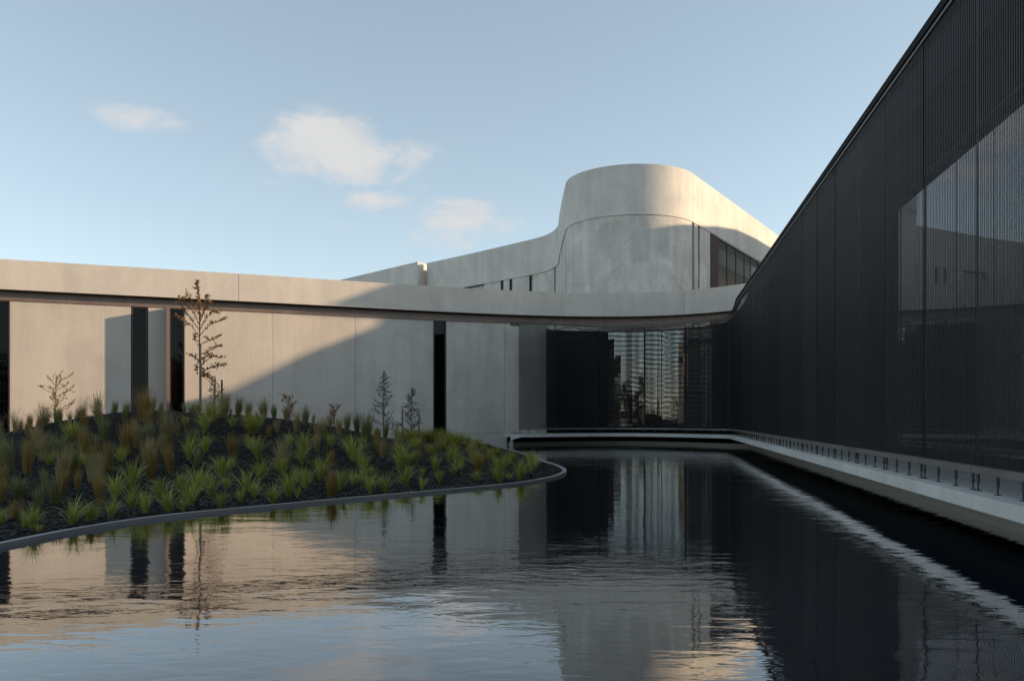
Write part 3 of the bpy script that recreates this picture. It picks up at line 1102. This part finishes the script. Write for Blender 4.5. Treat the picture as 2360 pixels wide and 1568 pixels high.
# loose bark chips over the mound
V, Fc, T = [], [], []
V2, F2, T2 = [], [], []
N = 24000
px = rng.uniform(-13.0, 0.9, N)
py = 6.0 + 20.0 * rng.uniform(0, 1, N) ** 1.6
dd = edge_dist(px, py)
pz = mound(px, py)
for x, y, z, d in zip(px, py, pz, dd):
    if d < 0.16:
        continue
    an = random.uniform(0, math.tau)
    L, w = random.uniform(0.016, 0.058), random.uniform(0.007, 0.020)
    tilt = random.uniform(-0.012, 0.018)
    cxx, sxx = math.cos(an), math.sin(an)
    pale = random.random() < 0.055
    VV, FF, TT = (V2, F2, T2) if pale else (V, Fc, T)
    o = len(VV)
    h = random.uniform(0.004, 0.016)
    for (a, b_, c_) in ((-L, -w, -tilt), (L, -w * 0.6, tilt), (L * 0.9, w, tilt), (-L * 0.8, w * 0.8, -tilt), (0, 0, 0.012)):
        VV.append((x + a * cxx - b_ * sxx, y + a * sxx + b_ * cxx, z + h + c_))
        TT.append(random.random())
    FF += [(o, o + 1, o + 4), (o + 1, o + 2, o + 4), (o + 2, o + 3, o + 4), (o + 3, o, o + 4)]
tag(mesh_obj('bark_chips', V, Fc, M['chip'], tint=T), 'loose dark bark chips spread over the planted mound', 'mulch', kind='stuff')
tag(mesh_obj('pale_chips', V2, F2, M['chip_pale'], tint=T2), 'scattered pale wood flecks in the dark mulch', 'mulch', kind='stuff')

# ------------------------------------------------------------------ grasses


def blade(V, Fc, T, base, direction, L, w, lean, droop, tint, segs=5):
    """one tapered bent leaf; metres in tuft space (height 1)"""
    dx, dy = math.cos(direction), math.sin(direction)
    sx, sy = -dy, dx
    p = Vector(base)
    ang = lean
    o = len(V)
    for i in range(segs + 1):
        f = i / segs
        ww = w * (1 - f ** 2.2) * (0.7 + 0.3 * min(1, f * 4))
        if i == segs:
            V.append((p.x, p.y, p.z))
            T.append(min(1, tint + 0.2 * f))
        else:
            V.append((p.x - sx * ww, p.y - sy * ww, p.z))
            V.append((p.x + sx * ww, p.y + sy * ww, p.z))
            t_ = min(1, max(0, tint * (0.55 + 0.6 * f)))
            T += [t_, t_]
        st = L / segs
        p = p + Vector((dx * math.sin(ang), dy * math.sin(ang), math.cos(ang))) * st
        ang += droop / segs * (0.4 + 1.2 * f)
    for i in range(segs - 1):
        a = o + 2 * i
        Fc.append((a, a + 1, a + 3, a + 2))
    a = o + 2 * (segs - 1)
    Fc.append((a, a + 1, a + 2))


def tuft(kind, rnd):
    V, Fc, T = [], [], []
    if kind == 'arch':          # upright bundle with long leaves arching out of it
        lean0, la = rnd.uniform(0.0, 0.16), rnd.uniform(0, math.tau)
        for _ in range(rnd.randrange(70, 120)):
            d = rnd.uniform(0, math.tau)
            r = rnd.uniform(0, 0.085)
            blade(V, Fc, T, (r * math.cos(d), r * math.sin(d), 0), la if rnd.random() < 0.4 else d, rnd.uniform(0.4, 1.05), rnd.uniform(0.007, 0.014), rnd.uniform(0.0, 0.17) + lean0 * 0.5, rnd.uniform(0.0, 0.7), rnd.uniform(0.0, 0.8), 5)
        for _ in range(rnd.randrange(45, 85)):
            d = rnd.uniform(0, math.tau)
            r = rnd.uniform(0, 0.09)
            blade(V, Fc, T, (r * math.cos(d), r * math.sin(d), 0), d, rnd.uniform(0.9, 1.75), rnd.uniform(0.006, 0.011), rnd.uniform(0.1, 0.55), rnd.uniform(1.2, 3.0), rnd.uniform(0.6, 1.1), 8)
    elif kind == 'feather':     # fine upright blades with feathery tops
        for _ in range(250):
            d = rnd.uniform(0, math.tau)
            r = rnd.uniform(0, 0.11)
            blade(V, Fc, T, (r * math.cos(d), r * math.sin(d), 0), d + rnd.uniform(-0.6, 0.6), rnd.uniform(0.5, 1.15), rnd.uniform(0.005, 0.010), rnd.uniform(0.0, 0.36), rnd.uniform(-0.05, 0.45), rnd.random(), 4)
    elif kind == 'spray':       # loose sprays with seed heads
        for _ in range(120):
            d = rnd.uniform(0, math.tau)
            r = rnd.uniform(0, 0.08)
            ln = rnd.uniform(0.5, 1.12)
            lean, dr_ = rnd.uniform(0.02, 0.5), rnd.uniform(-0.1, 0.5)
            blade(V, Fc, T, (r * math.cos(d), r * math.sin(d), 0), d, ln, rnd.uniform(0.006, 0.011), lean, dr_, rnd.random(), 4)
            if rnd.random() < 0.7:
                tip = Vector(V[-1])
                for q in range(4):
                    a = rnd.uniform(0, math.tau)
                    blade(V, Fc, T, tuple(tip - Vector((math.cos(d) * 0.02, math.sin(d) * 0.02, 0.05 * q))), a, 0.05, 0.009, rnd.uniform(0.3, 1.2), 0.3, 0.9, 2)
    elif kind == 'mop':         # dense rounded mop
        for _ in range(230):
            d = rnd.uniform(0, math.tau)
            r = rnd.uniform(0, 0.15)
            blade(V, Fc, T, (r * math.cos(d), r * math.sin(d), 0), d + rnd.uniform(-0.5, 0.5), rnd.uniform(0.6, 1.2), rnd.uniform(0.006, 0.013), rnd.uniform(0.0, 0.75), rnd.uniform(0.0, 0.8), rnd.random(), 4)
    return V, Fc, T


def tuft_mesh(name, kind, m, seed):
    V, Fc, T = tuft(kind, random.Random(seed))
    me = bpy.data.meshes.new(name)
    me.from_pydata(V, [], Fc)
    at = me.attributes.new('tint', 'FLOAT', 'POINT')
    at.data.foreach_set('value', T)
    me.materials.append(m)
    return me


KINDS = {
    'G': ('arching_grass', 'arch', 'green', 'green arching'),
    'L': ('lime_grass', 'mop', 'lime', 'lime green fine'),
    'T': ('tan_grass', 'feather', 'tan', 'tan feathery upright'),
    'S': ('seed_grass', 'spray', 'tan', 'straw coloured seeding'),
    'B': ('rust_grass', 'feather', 'rust', 'rust brown upright'),
    'O': ('olive_grass', 'feather', 'olive', 'olive upright'),
    'M': ('mop_grass', 'mop', 'olive', 'olive rounded bushy'),
}
BANK = {k: [tuft_mesh(v[0], v[1], M[v[2]], 100 * i + j) for j in range(9)] for i, (k, v) in enumerate(KINDS.items())}

# (column, row of the base, height) in photo pixels
cropA = '''S130,330,170 B250,290,150 S360,295,190 O500,265,130 S580,240,100 S680,240,180 S820,265,230 O855,400,210 O1030,260,140 B1190,250,300
T1265,180,130 B1235,290,140 O1240,430,180 T1390,470,340 B1550,330,130 O1475,380,130 G1700,350,200 L1750,250,170 T1855,220,230 O1975,205,170 T2060,190,140
T2190,230,180 G1920,300,110 L2100,350,200 O2275,230,120 T2300,345,120 B2235,380,100 B2060,430,90 O90,660,280 B220,690,270 T340,590,230 M490,550,200
L600,390,160 B720,600,290 O610,690,250 B1050,520,250 T1140,470,230 B910,670,250 O825,720,220 G1010,590,150 G1570,570,200 G1710,500,150 B1420,680,230
B1260,730,260 G1090,810,230 B1940,570,220 G2140,570,200 M170,880,200 B500,880,230 B640,820,170 G950,900,220 G1330,890,180 G1500,840,170 G1840,720,200
G1750,860,180 G1880,810,120 O310,1020,240 O400,900,170 B830,950,230 G740,1090,190 O820,1060,120 G910,1050,180 G1210,1020,190 G1400,1000,190 G1520,1000,140
G1840,970,160 G2000,920,120 G2110,880,150 G2270,930,170 G2050,840,190 B430,1160,250 G600,1110,220 G270,1150,220 B120,1070,180 G90,1245,180 G20,1100,150
G1640,850,200 G2160,740,170 G2340,700,170 G200,1140,160 G320,1165,80 O1530,110,90 B30,830,230 G420,620,160 T15,600,220 B1330,240,130 O700,420,120 B560,700,150'''
cropB = '''T210,300,130 B150,330,100 T270,205,130 T340,285,150 O405,250,160 T460,240,80 T500,350,150 T545,330,150 T590,260,100 T650,310,140 O705,300,160 O780,290,150
O840,370,200 O985,330,130 G390,480,200 G80,490,170 G750,500,190 B580,560,150 G840,585,130 G885,600,70 G510,640,170 G80,640,170 G230,620,130 G410,700,170
G290,760,200 B590,760,190 G660,720,170 G490,785,140 G180,810,150 G40,765,130 G350,770,100 B930,440,120 G1100,570,180 G1210,490,80 G1340,570,130 G1260,610,70
G1540,560,110 L1660,550,140 L1740,500,100 G880,740,140 G990,735,150 G1130,690,150 G1250,710,110 G1375,660,100 G1640,650,90 G1810,660,140 G1950,640,140
G1880,640,60 L1900,520,100 L1070,330,90 L1120,345,100 L1165,320,100 L1210,350,110 L1255,330,90 L1210,420,100 L1300,345,110 L1350,370,110 L1395,330,100
L1390,430,100 L1440,350,100 L1490,390,90 L1530,370,90 L1480,450,90 L1580,400,90 L1640,410,80 L1700,440,80 L1600,470,110 L1790,470,80 L1320,460,90 L1850,560,110
G1090,470,110 G1440,520,100 G1480,600,90'''
plants = []
import re
for txt, ox, oy, sc in ((cropA, 0, 1100, 2.95), (cropB, 700, 1100, 2.565)):
    for kk, x, y, h in re.findall(r'([A-Z])(\d+),(\d+),(\d+)', txt):
        u, v = (ox + int(x) / sc) / 1.2208, (oy + int(y) / sc) / 1.2208
        plants.append((kk, u, v, int(h) / sc / 1.2208))
# duplicates from the two overlapping views
uniq = []
for p in plants:
    if all(abs(p[1] - q[1]) > 7 or abs(p[2] - q[2]) > 7 for q in uniq):
        uniq.append(p)
placed = []
for kk, u, v, h in uniq:
    q = hit(u, v)
    if q is None or edge_dist(np.array([q[0]]), np.array([q[1]]))[0] < 0.2:
        q = None
        for dv in (4, 8, 12, 16, 22, 28):
            t_ = hit(u, v + dv)
            if t_ and edge_dist(np.array([t_[0]]), np.array([t_[1]]))[0] > 0.15:
                q = t_
                break
        if q is None:
            continue
    x, y, z = q
    if y > 24.0 and kk != 'L':
        y = 22.0
        x = (u - CU) / F * y
        z = m1(x, y)
    placed.append((kk, u, v, h * y / F, x, y, z))
nf = 0
rf_ = random.Random(99)
for _ in range(6000):
    if nf >= 115:
        break
    x, y = rf_.uniform(-11.5, 0.5), 6.4 + 13.5 * rf_.random() ** 1.3
    d = float(edge_dist(np.array([x]), np.array([y]))[0])
    if d < 0.35 or min((x - p[4]) ** 2 + (y - p[5]) ** 2 for p in placed) < (0.20 + 0.026 * y) ** 2:
        continue
    z = m1(x, y)
    u, v = CU + F * x / y, HV - F * (z - 1.0) / y
    if u < -40 or (u > 880 and y > 17):
        continue
    kk = rf_.choice('GGGGBOT' if x > -4.5 else 'GBOTTMOB')
    placed.append((kk, u, v, rf_.uniform(0.20, 0.34) if kk != 'T' else rf_.uniform(0.32, 0.48), x, y, z))
    nf += 1
ORD = ['', 'first', 'second', 'third', 'fourth', 'fifth', 'sixth', 'seventh', 'eighth', 'ninth', 'tenth', 'eleventh', 'twelfth', 'thirteenth', 'fourteenth',
       'fifteenth', 'sixteenth', 'seventeenth', 'eighteenth', 'nineteenth', 'twentieth', 'twenty-first', 'twenty-second', 'twenty-third', 'twenty-fourth', 'twenty-fifth', 'twenty-sixth', 'twenty-seventh', 'twenty-eighth', 'twenty-ninth', 'thirtieth']


PD = {}


def band(p):
    if p not in PD:
        PD[p] = float(edge_dist(np.array([p[4]]), np.array([p[5]]))[0])
    d = PD[p]
    zone = 'near the left windows' if p[1] < 300 else 'below the tall sapling' if p[1] < 600 else 'before the shaded wall' if p[1] < 860 else 'towards the kerb tip'
    if p[2] < 985 and p[1] < 900:
        row = 'on the crest'
    elif d < 0.9:
        row = 'beside the kerb'
    elif d < 1.7:
        row = 'in the second row'
    elif d < 2.8:
        row = 'on the lower slope'
    else:
        row = 'on the upper slope'
    return row + ' ' + zone


placed.sort(key=lambda p: p[1])
tot = {}
for p in placed:
    tot[(p[0], band(p))] = tot.get((p[0], band(p)), 0) + 1
cnt = {}
for i, p in enumerate(placed):
    kk, u, v, h, x, y, z = p
    nm, _, _, desc = KINDS[kk]
    bd = band(p)
    c = cnt[(kk, bd)] = cnt.get((kk, bd), 0) + 1
    o = bpy.data.objects.new(nm, BANK[kk][random.randrange(9)])
    COL.objects.link(o)
    o.location = (x * S, y * S, (z - 0.01) * S)
    sc = h * S * random.uniform(1.0, 1.15)
    wd = {'G': 1.0, 'L': 1.15, 'M': 1.1}.get(kk, 0.9) * random.uniform(0.78, 1.12)
    o.scale = (sc * wd, sc * wd, sc)
    o.rotation_euler = (random.uniform(-0.14, 0.14), random.uniform(-0.14, 0.14), random.uniform(0, math.tau))
    if tot[(kk, bd)] == 1:
        lab = f'only {desc} grass tuft {bd}'
    else:
        lab = f'{desc} grass tuft {bd}, {ORD[c]} from left'
    tag(o, lab, 'grass tuft', 'grass tufts planted on the mulch mound', 'thing')

# ------------------------------------------------------------------ saplings, shrubs, stakes


def leaf(V, Fc, T, p, d, L, w, rnd):
    d = Vector(d).normalized()
    s = d.cross(Vector((rnd.uniform(-1, 1), rnd.uniform(-1, 1), rnd.uniform(-1, 1))))
    s = s.normalized() if s.length > 1e-4 else Vector((1, 0, 0))
    n = d.cross(s)
    p = Vector(p)
    o = len(V)
    V += [tuple(p), tuple(p + d * L * 0.5 + s * w + n * L * 0.06), tuple(p + d * L), tuple(p + d * L * 0.5 - s * w + n * L * 0.06)]
    t = rnd.random()
    T += [t] * 4
    Fc += [(o, o + 1, o + 2), (o, o + 2, o + 3)]


def poly_at(pts, f):
    n = len(pts) - 1
    i = min(int(f * n), n - 1)
    return Vector(pts[i]).lerp(Vector(pts[i + 1]), f * n - i), (Vector(pts[i + 1]) - Vector(pts[i])).normalized()


def build_sapling(name, label, base, branches, radii, leaf_m, leaves, L, w, seed, cat='sapling', lo=0.15, spread=0.03, twigs=0):
    """branches: lists of design-unit points relative to the base"""
    rnd = random.Random(seed)
    root = thing(name, label, cat, base)
    bx, by, bz = base
    V, Fc, T = [], [], []
    LV, LF, LT = [], [], []
    allb = []
    for bi, (pts, r0) in enumerate(zip(branches, radii)):
        P = [(bx + p[0], by + p[1], bz + p[2]) for p in pts]
        allb.append((P, r0, bi == 0))
    extra = []
    for P, r0, main in allb:
        for k in range(twigs if not main else twigs * 2):
            f = rnd.uniform(0.3, 0.97)
            q, d = poly_at(P, f)
            dd_ = Vector((rnd.uniform(-1, 1), rnd.uniform(-1, 1), rnd.uniform(-0.2, 1.0))).normalized()
            Lt = rnd.uniform(0.05, 0.16)
            e = q + (d * 0.5 + dd_).normalized() * Lt
            extra.append(([tuple(q), tuple((q + e) / 2 + Vector((0, 0, 0.006))), tuple(e)], r0 * 0.45, False))
    Vt, Ft, Tt = [], [], []
    for P, r0, main in allb:
        n = len(P)
        rr_ = [max(0.0025, r0 * (1 - 0.8 * i / (n - 1))) for i in range(n)]
        if main:
            tube(Vt, Ft, Tt, P, rr_, 7)
        else:
            tube(V, Fc, T, P, rr_, 5)
    for P, r0, main in extra:
        tube(V, Fc, T, P, [max(0.002, r0), max(0.002, r0 * 0.7), 0.0015], 4)
    for P, r0, main in allb + extra:
        ln = sum((Vector(b) - Vector(a)).length for a, b in zip(P, P[1:]))
        start = lo if not main else 0.55
        nl = int(leaves * ln * (0.8 if main else 1.0))
        for k in range(nl):
            f = start + (1 - start) * rnd.random() ** 0.8
            q, d = poly_at(P, f)
            q = q + Vector((rnd.gauss(0, spread), rnd.gauss(0, spread), rnd.gauss(0, spread))) * 0.4
            dv = (d * 0.6 + Vector((rnd.uniform(-1, 1), rnd.uniform(-1, 1), rnd.uniform(-0.4, 1)))).normalized()
            leaf(LV, LF, LT, q, dv, L * rnd.uniform(0.6, 1.3), w * rnd.uniform(0.7, 1.3), rnd)
    mesh_obj('trunk', Vt, Ft, M['bark'], root, True)
    if V:
        mesh_obj('branches', V, Fc, M['bark'], root, True)
    mesh_obj('foliage', LV, LF, leaf_m, root, tint=LT)
    return root


def stake(label, x, y, z, h, w=0.022, lean=0.0):
    V, Fc = [], []
    V = [(x - w, y - w, z - 0.1), (x + w, y - w, z - 0.1), (x + w, y + w, z - 0.1), (x - w, y + w, z - 0.1),
         (x - w + lean, y - w, z + h), (x + w + lean, y - w, z + h + 0.004), (x + w + lean, y + w, z + h + 0.004), (x - w + lean, y + w, z + h)]
    return tag(mesh_obj('timber_stake', V, box_faces(0), M['wood'], origin=(x, y, z)), label, 'stake', 'timber stakes supporting saplings')


# tall bronze-leaved sapling
TY = 20.0
k_ = 1 / 2.851 / 1.2208 * TY / F
tx, tz = (461 - CU) / F * TY, None
tz = m1(tx, TY)
zb = 1.0 - ((700 + 1310 / 2.851) / 1.2208 - HV) / F * TY


def cp(l, seed):
    rnd = random.Random(seed)
    yy = 0.0
    out = []
    amp = rnd.uniform(-0.16, 0.16)
    for i, (x, y) in enumerate(l):
        out.append(((x - 1600) * k_, amp * i / max(1, len(l) - 1), (1310 - y) * k_ + zb - tz))
    return out


br_px = [[(1600, 1330), (1598, 1000), (1588, 760), (1590, 560), (1580, 400), (1562, 250)],
         [(1588, 700), (1540, 620), (1490, 590), (1445, 560), (1430, 530)], [(1588, 640), (1520, 560), (1470, 500), (1430, 430), (1408, 372)],
         [(1588, 600), (1560, 520), (1490, 440), (1470, 390)], [(1585, 520), (1540, 440), (1512, 370)], [(1590, 700), (1640, 640), (1680, 600), (1740, 580), (1788, 555)],
         [(1590, 660), (1640, 560), (1690, 500), (1740, 510)], [(1588, 600), (1630, 520), (1655, 430), (1655, 370)], [(1588, 560), (1650, 480), (1700, 425)],
         [(1588, 770), (1650, 740), (1720, 710), (1775, 688)], [(1588, 850), (1650, 830), (1710, 790), (1778, 770)], [(1598, 950), (1640, 900), (1700, 860), (1762, 870)],
         [(1600, 1000), (1660, 960), (1730, 940), (1802, 928)], [(1600, 900), (1570, 880), (1545, 850)], [(1602, 960), (1640, 1010), (1690, 1030)], [(1590, 740), (1550, 730), (1535, 670)],
         [(1598, 930), (1620, 960), (1630, 1030)], [(1596, 900), (1650, 860), (1690, 830)], [(1596, 880), (1580, 930), (1590, 1000)]]
brs = [cp(l, i) for i, l in enumerate(br_px)]
build_sapling('young_tree', 'tall thin sapling with bronze leaves before the sunlit wall', (tx, TY, tz), brs, [0.026] + [0.011] * (len(brs) - 1), M['leaf_bronze'], 84, 0.054, 0.018, 5, 'young tree', twigs=4)
stake('tallest timber stake tied to the thin bronze sapling', tx + 0.03, TY - 0.06, tz, (1310 - 770) * k_ + zb - tz, 0.022)


def shrub_branches(h, n, spread, seed, conical=False, up=0.5):
    rnd = random.Random(seed)
    out = [[(0, 0, 0), (rnd.uniform(-.02, .02), 0, h * 0.35), (rnd.uniform(-.03, .03), 0, h * 0.7), (rnd.uniform(-.02, .02), 0, h)]]
    rad = [0.013]
    for i in range(n):
        f = 0.12 + 0.83 * (i + rnd.random() * 0.6) / n
        a = rnd.uniform(0, math.tau)
        L = spread * ((1.08 - f) if conical else (1.0 - 0.5 * abs(f - 0.55))) * rnd.uniform(0.55, 1.15)
        z = h * f
        dx, dy = math.cos(a), math.sin(a) * 0.8
        out.append([(0, 0, z), (dx * L * 0.4, dy * L * 0.4, z + L * up * 0.35), (dx * L * 0.75, dy * L * 0.75, z + L * up * 0.55), (dx * L, dy * L, z + L * up)])
        rad.append(0.005)
    return out, rad


def plant(name, label, u, y, vtop, n, spread_px, m, leaves, L, w, seed, conical=False, up=0.5, cat='shrub', twigs=3):
    x = (u - CU) / F * y
    z = m1(x, y)
    h = (1.0 - (vtop - HV) / F * y) - z
    b, r_ = shrub_branches(h, n, spread_px * y / F, seed, conical, up)
    build_sapling(name, label, (x, y, z), b, r_, m, leaves, L, w, seed, cat, lo=0.1, spread=0.02, twigs=twigs)
    return x, y, z, h


x, y, z, h = plant('golden_shrub', 'small golden twiggy shrub on its stake before the fluted wall', 128, 23.0, 868, 30, 42, M['leaf_gold'], 110, 0.032, 0.011, 11, up=0.7)
stake('sunlit timber stake inside the golden twiggy shrub', x + 0.01, y - 0.05, z, (972 - 888) * y / F, 0.022)
x, y, z, h = plant('bronze_shrub', 'small bronze shrub standing between two stakes right of the sapling', 495, 21.5, 872, 16, 18, M['leaf_bronze'], 100, 0.03, 0.010, 12, up=0.8)
stake('short timber stake beside the small bronze shrub', (494 - CU) / F * 21.4, 21.4, z, (955 - 880) * y / F, 0.02)
stake('thin timber stake standing free right of the bronze shrub', (511 - CU) / F * 21.6, 21.6, m1((511 - CU) / F * 21.6, 21.6), (955 - 869) * y / F, 0.02)
x, y, z, h = plant('dark_sapling', 'taller dark conical sapling tied to a single stake by the shaded wall', 884, 23.2, 854, 34, 38, M['leaf_dark'], 95, 0.03, 0.009, 13, True, 0.55, 'sapling')
stake('single timber stake on the taller dark sapling', x - 0.02 + 0.02, y - 0.06, z, 0.62 * h + 0.1, 0.02)
x, y, z, h = plant('dark_sapling', 'shorter dark conical sapling framed by two stakes near the slit window', 948, 23.6, 894, 32, 40, M['leaf_dark'], 95, 0.03, 0.009, 14, True, 0.5, 'sapling')
sl_ = stake('left timber stake of the pair framing the shorter dark sapling', (927 - CU) / F * 23.5, 23.5, m1((927 - CU) / F * 23.5, 23.5), (1000 - 925) * 23.5 / F, 0.02)
stake('right timber stake of the pair framing the shorter dark sapling', (965 - CU) / F * 23.5, 23.5, m1((965 - CU) / F * 23.5, 23.5), (1000 - 925) * 23.5 / F, 0.02)
xa, xb = (946 - CU) / F * 23.47, (970 - CU) / F * 23.47
tag(box('crossbar', (xa, 23.42, 0.58), (xb, 23.455, 0.61), M['wood'], origin=((xa + xb) / 2, 23.44, 0.58)), 'thin timber crossbar nailed to the right stake behind the grass', 'crossbar')
plant('bud_shrub', 'small rusty shrub tip above tan grass on the right slope, upper one', 667, 21.0, 916, 12, 16, M['leaf_bronze'], 110, 0.03, 0.010, 15, up=0.9)
plant('bud_shrub', 'small rusty shrub tip among tan grass left of the dark saplings', 770, 21.5, 938, 12, 16, M['leaf_bronze'], 110, 0.03, 0.010, 16, up=0.9)
plant('dark_shrub', 'low dark twiggy shrub spreading left of the two paired stakes', 912, 23.3, 975, 10, 26, M['leaf_dark'], 50, 0.026, 0.008, 17, up=0.5)

# ------------------------------------------------------------------ trees behind the viewpoint, seen mirrored in the glass


def far_tree(x, y, h, r, seed, conical):
    rnd = random.Random(seed)
    root = thing('garden_tree', ('tall dark conifer' if conical else 'broad dark tree') + ' mirrored in the glass behind the mesh', 'tree', (x, y, 0.03), 'trees across the pool mirrored in glass')
    V, Fc, T = [], [], []
    tube(V, Fc, T, [(x, y, 0), (x + 0.05, y, h * 0.4), (x, y, h * 0.9)], [0.22, 0.16, 0.04], 8)
    for k in range(8):
        a = rnd.uniform(0, math.tau)
        z0 = h * rnd.uniform(0.25, 0.7)
        tube(V, Fc, T, [(x, y, z0), (x + math.cos(a) * r * 0.4, y + math.sin(a) * r * 0.4, z0 + 0.25), (x + math.cos(a) * r * 0.8, y + math.sin(a) * r * 0.8, z0 + 0.4)], [0.08, 0.05, 0.02], 5)
    mesh_obj('trunk', V, Fc, M['bark'], root, True)
    LV, LF, LT = [], [], []
    cl_ = []
    for k in range(46):
        f = rnd.uniform(0.18, 1.0)
        rr_ = r * ((1.05 - f) if conical else math.sqrt(max(0.05, 1 - ((f - 0.58) / 0.45) ** 2)))
        a = rnd.uniform(0, math.tau)
        cl_.append((x + math.cos(a) * rr_ * rnd.uniform(0.3, 1), y + math.sin(a) * rr_ * rnd.uniform(0.3, 1), h * f))
    for c in cl_:
        for k in range(60):
            p = (c[0] + rnd.gauss(0, r * 0.16), c[1] + rnd.gauss(0, r * 0.16), c[2] + rnd.gauss(0, r * 0.13))
            leaf(LV, LF, LT, p, (rnd.uniform(-1, 1), rnd.uniform(-1, 1), rnd.uniform(-1, 1)), 0.22, 0.08, rnd)
    mesh_obj('crown', LV, LF, M['leaf_tree'], root, tint=LT)


rt = random.Random(21)
for i in range(20):
    far_tree(-34 + i * 3.4 + rt.uniform(-1, 1), rt.uniform(-40, -27), rt.uniform(4.0, 7.0) + (2.5 if i in (6, 12) else 0), rt.uniform(1.4, 2.4), 50 + i, i in (3, 6, 12, 15))
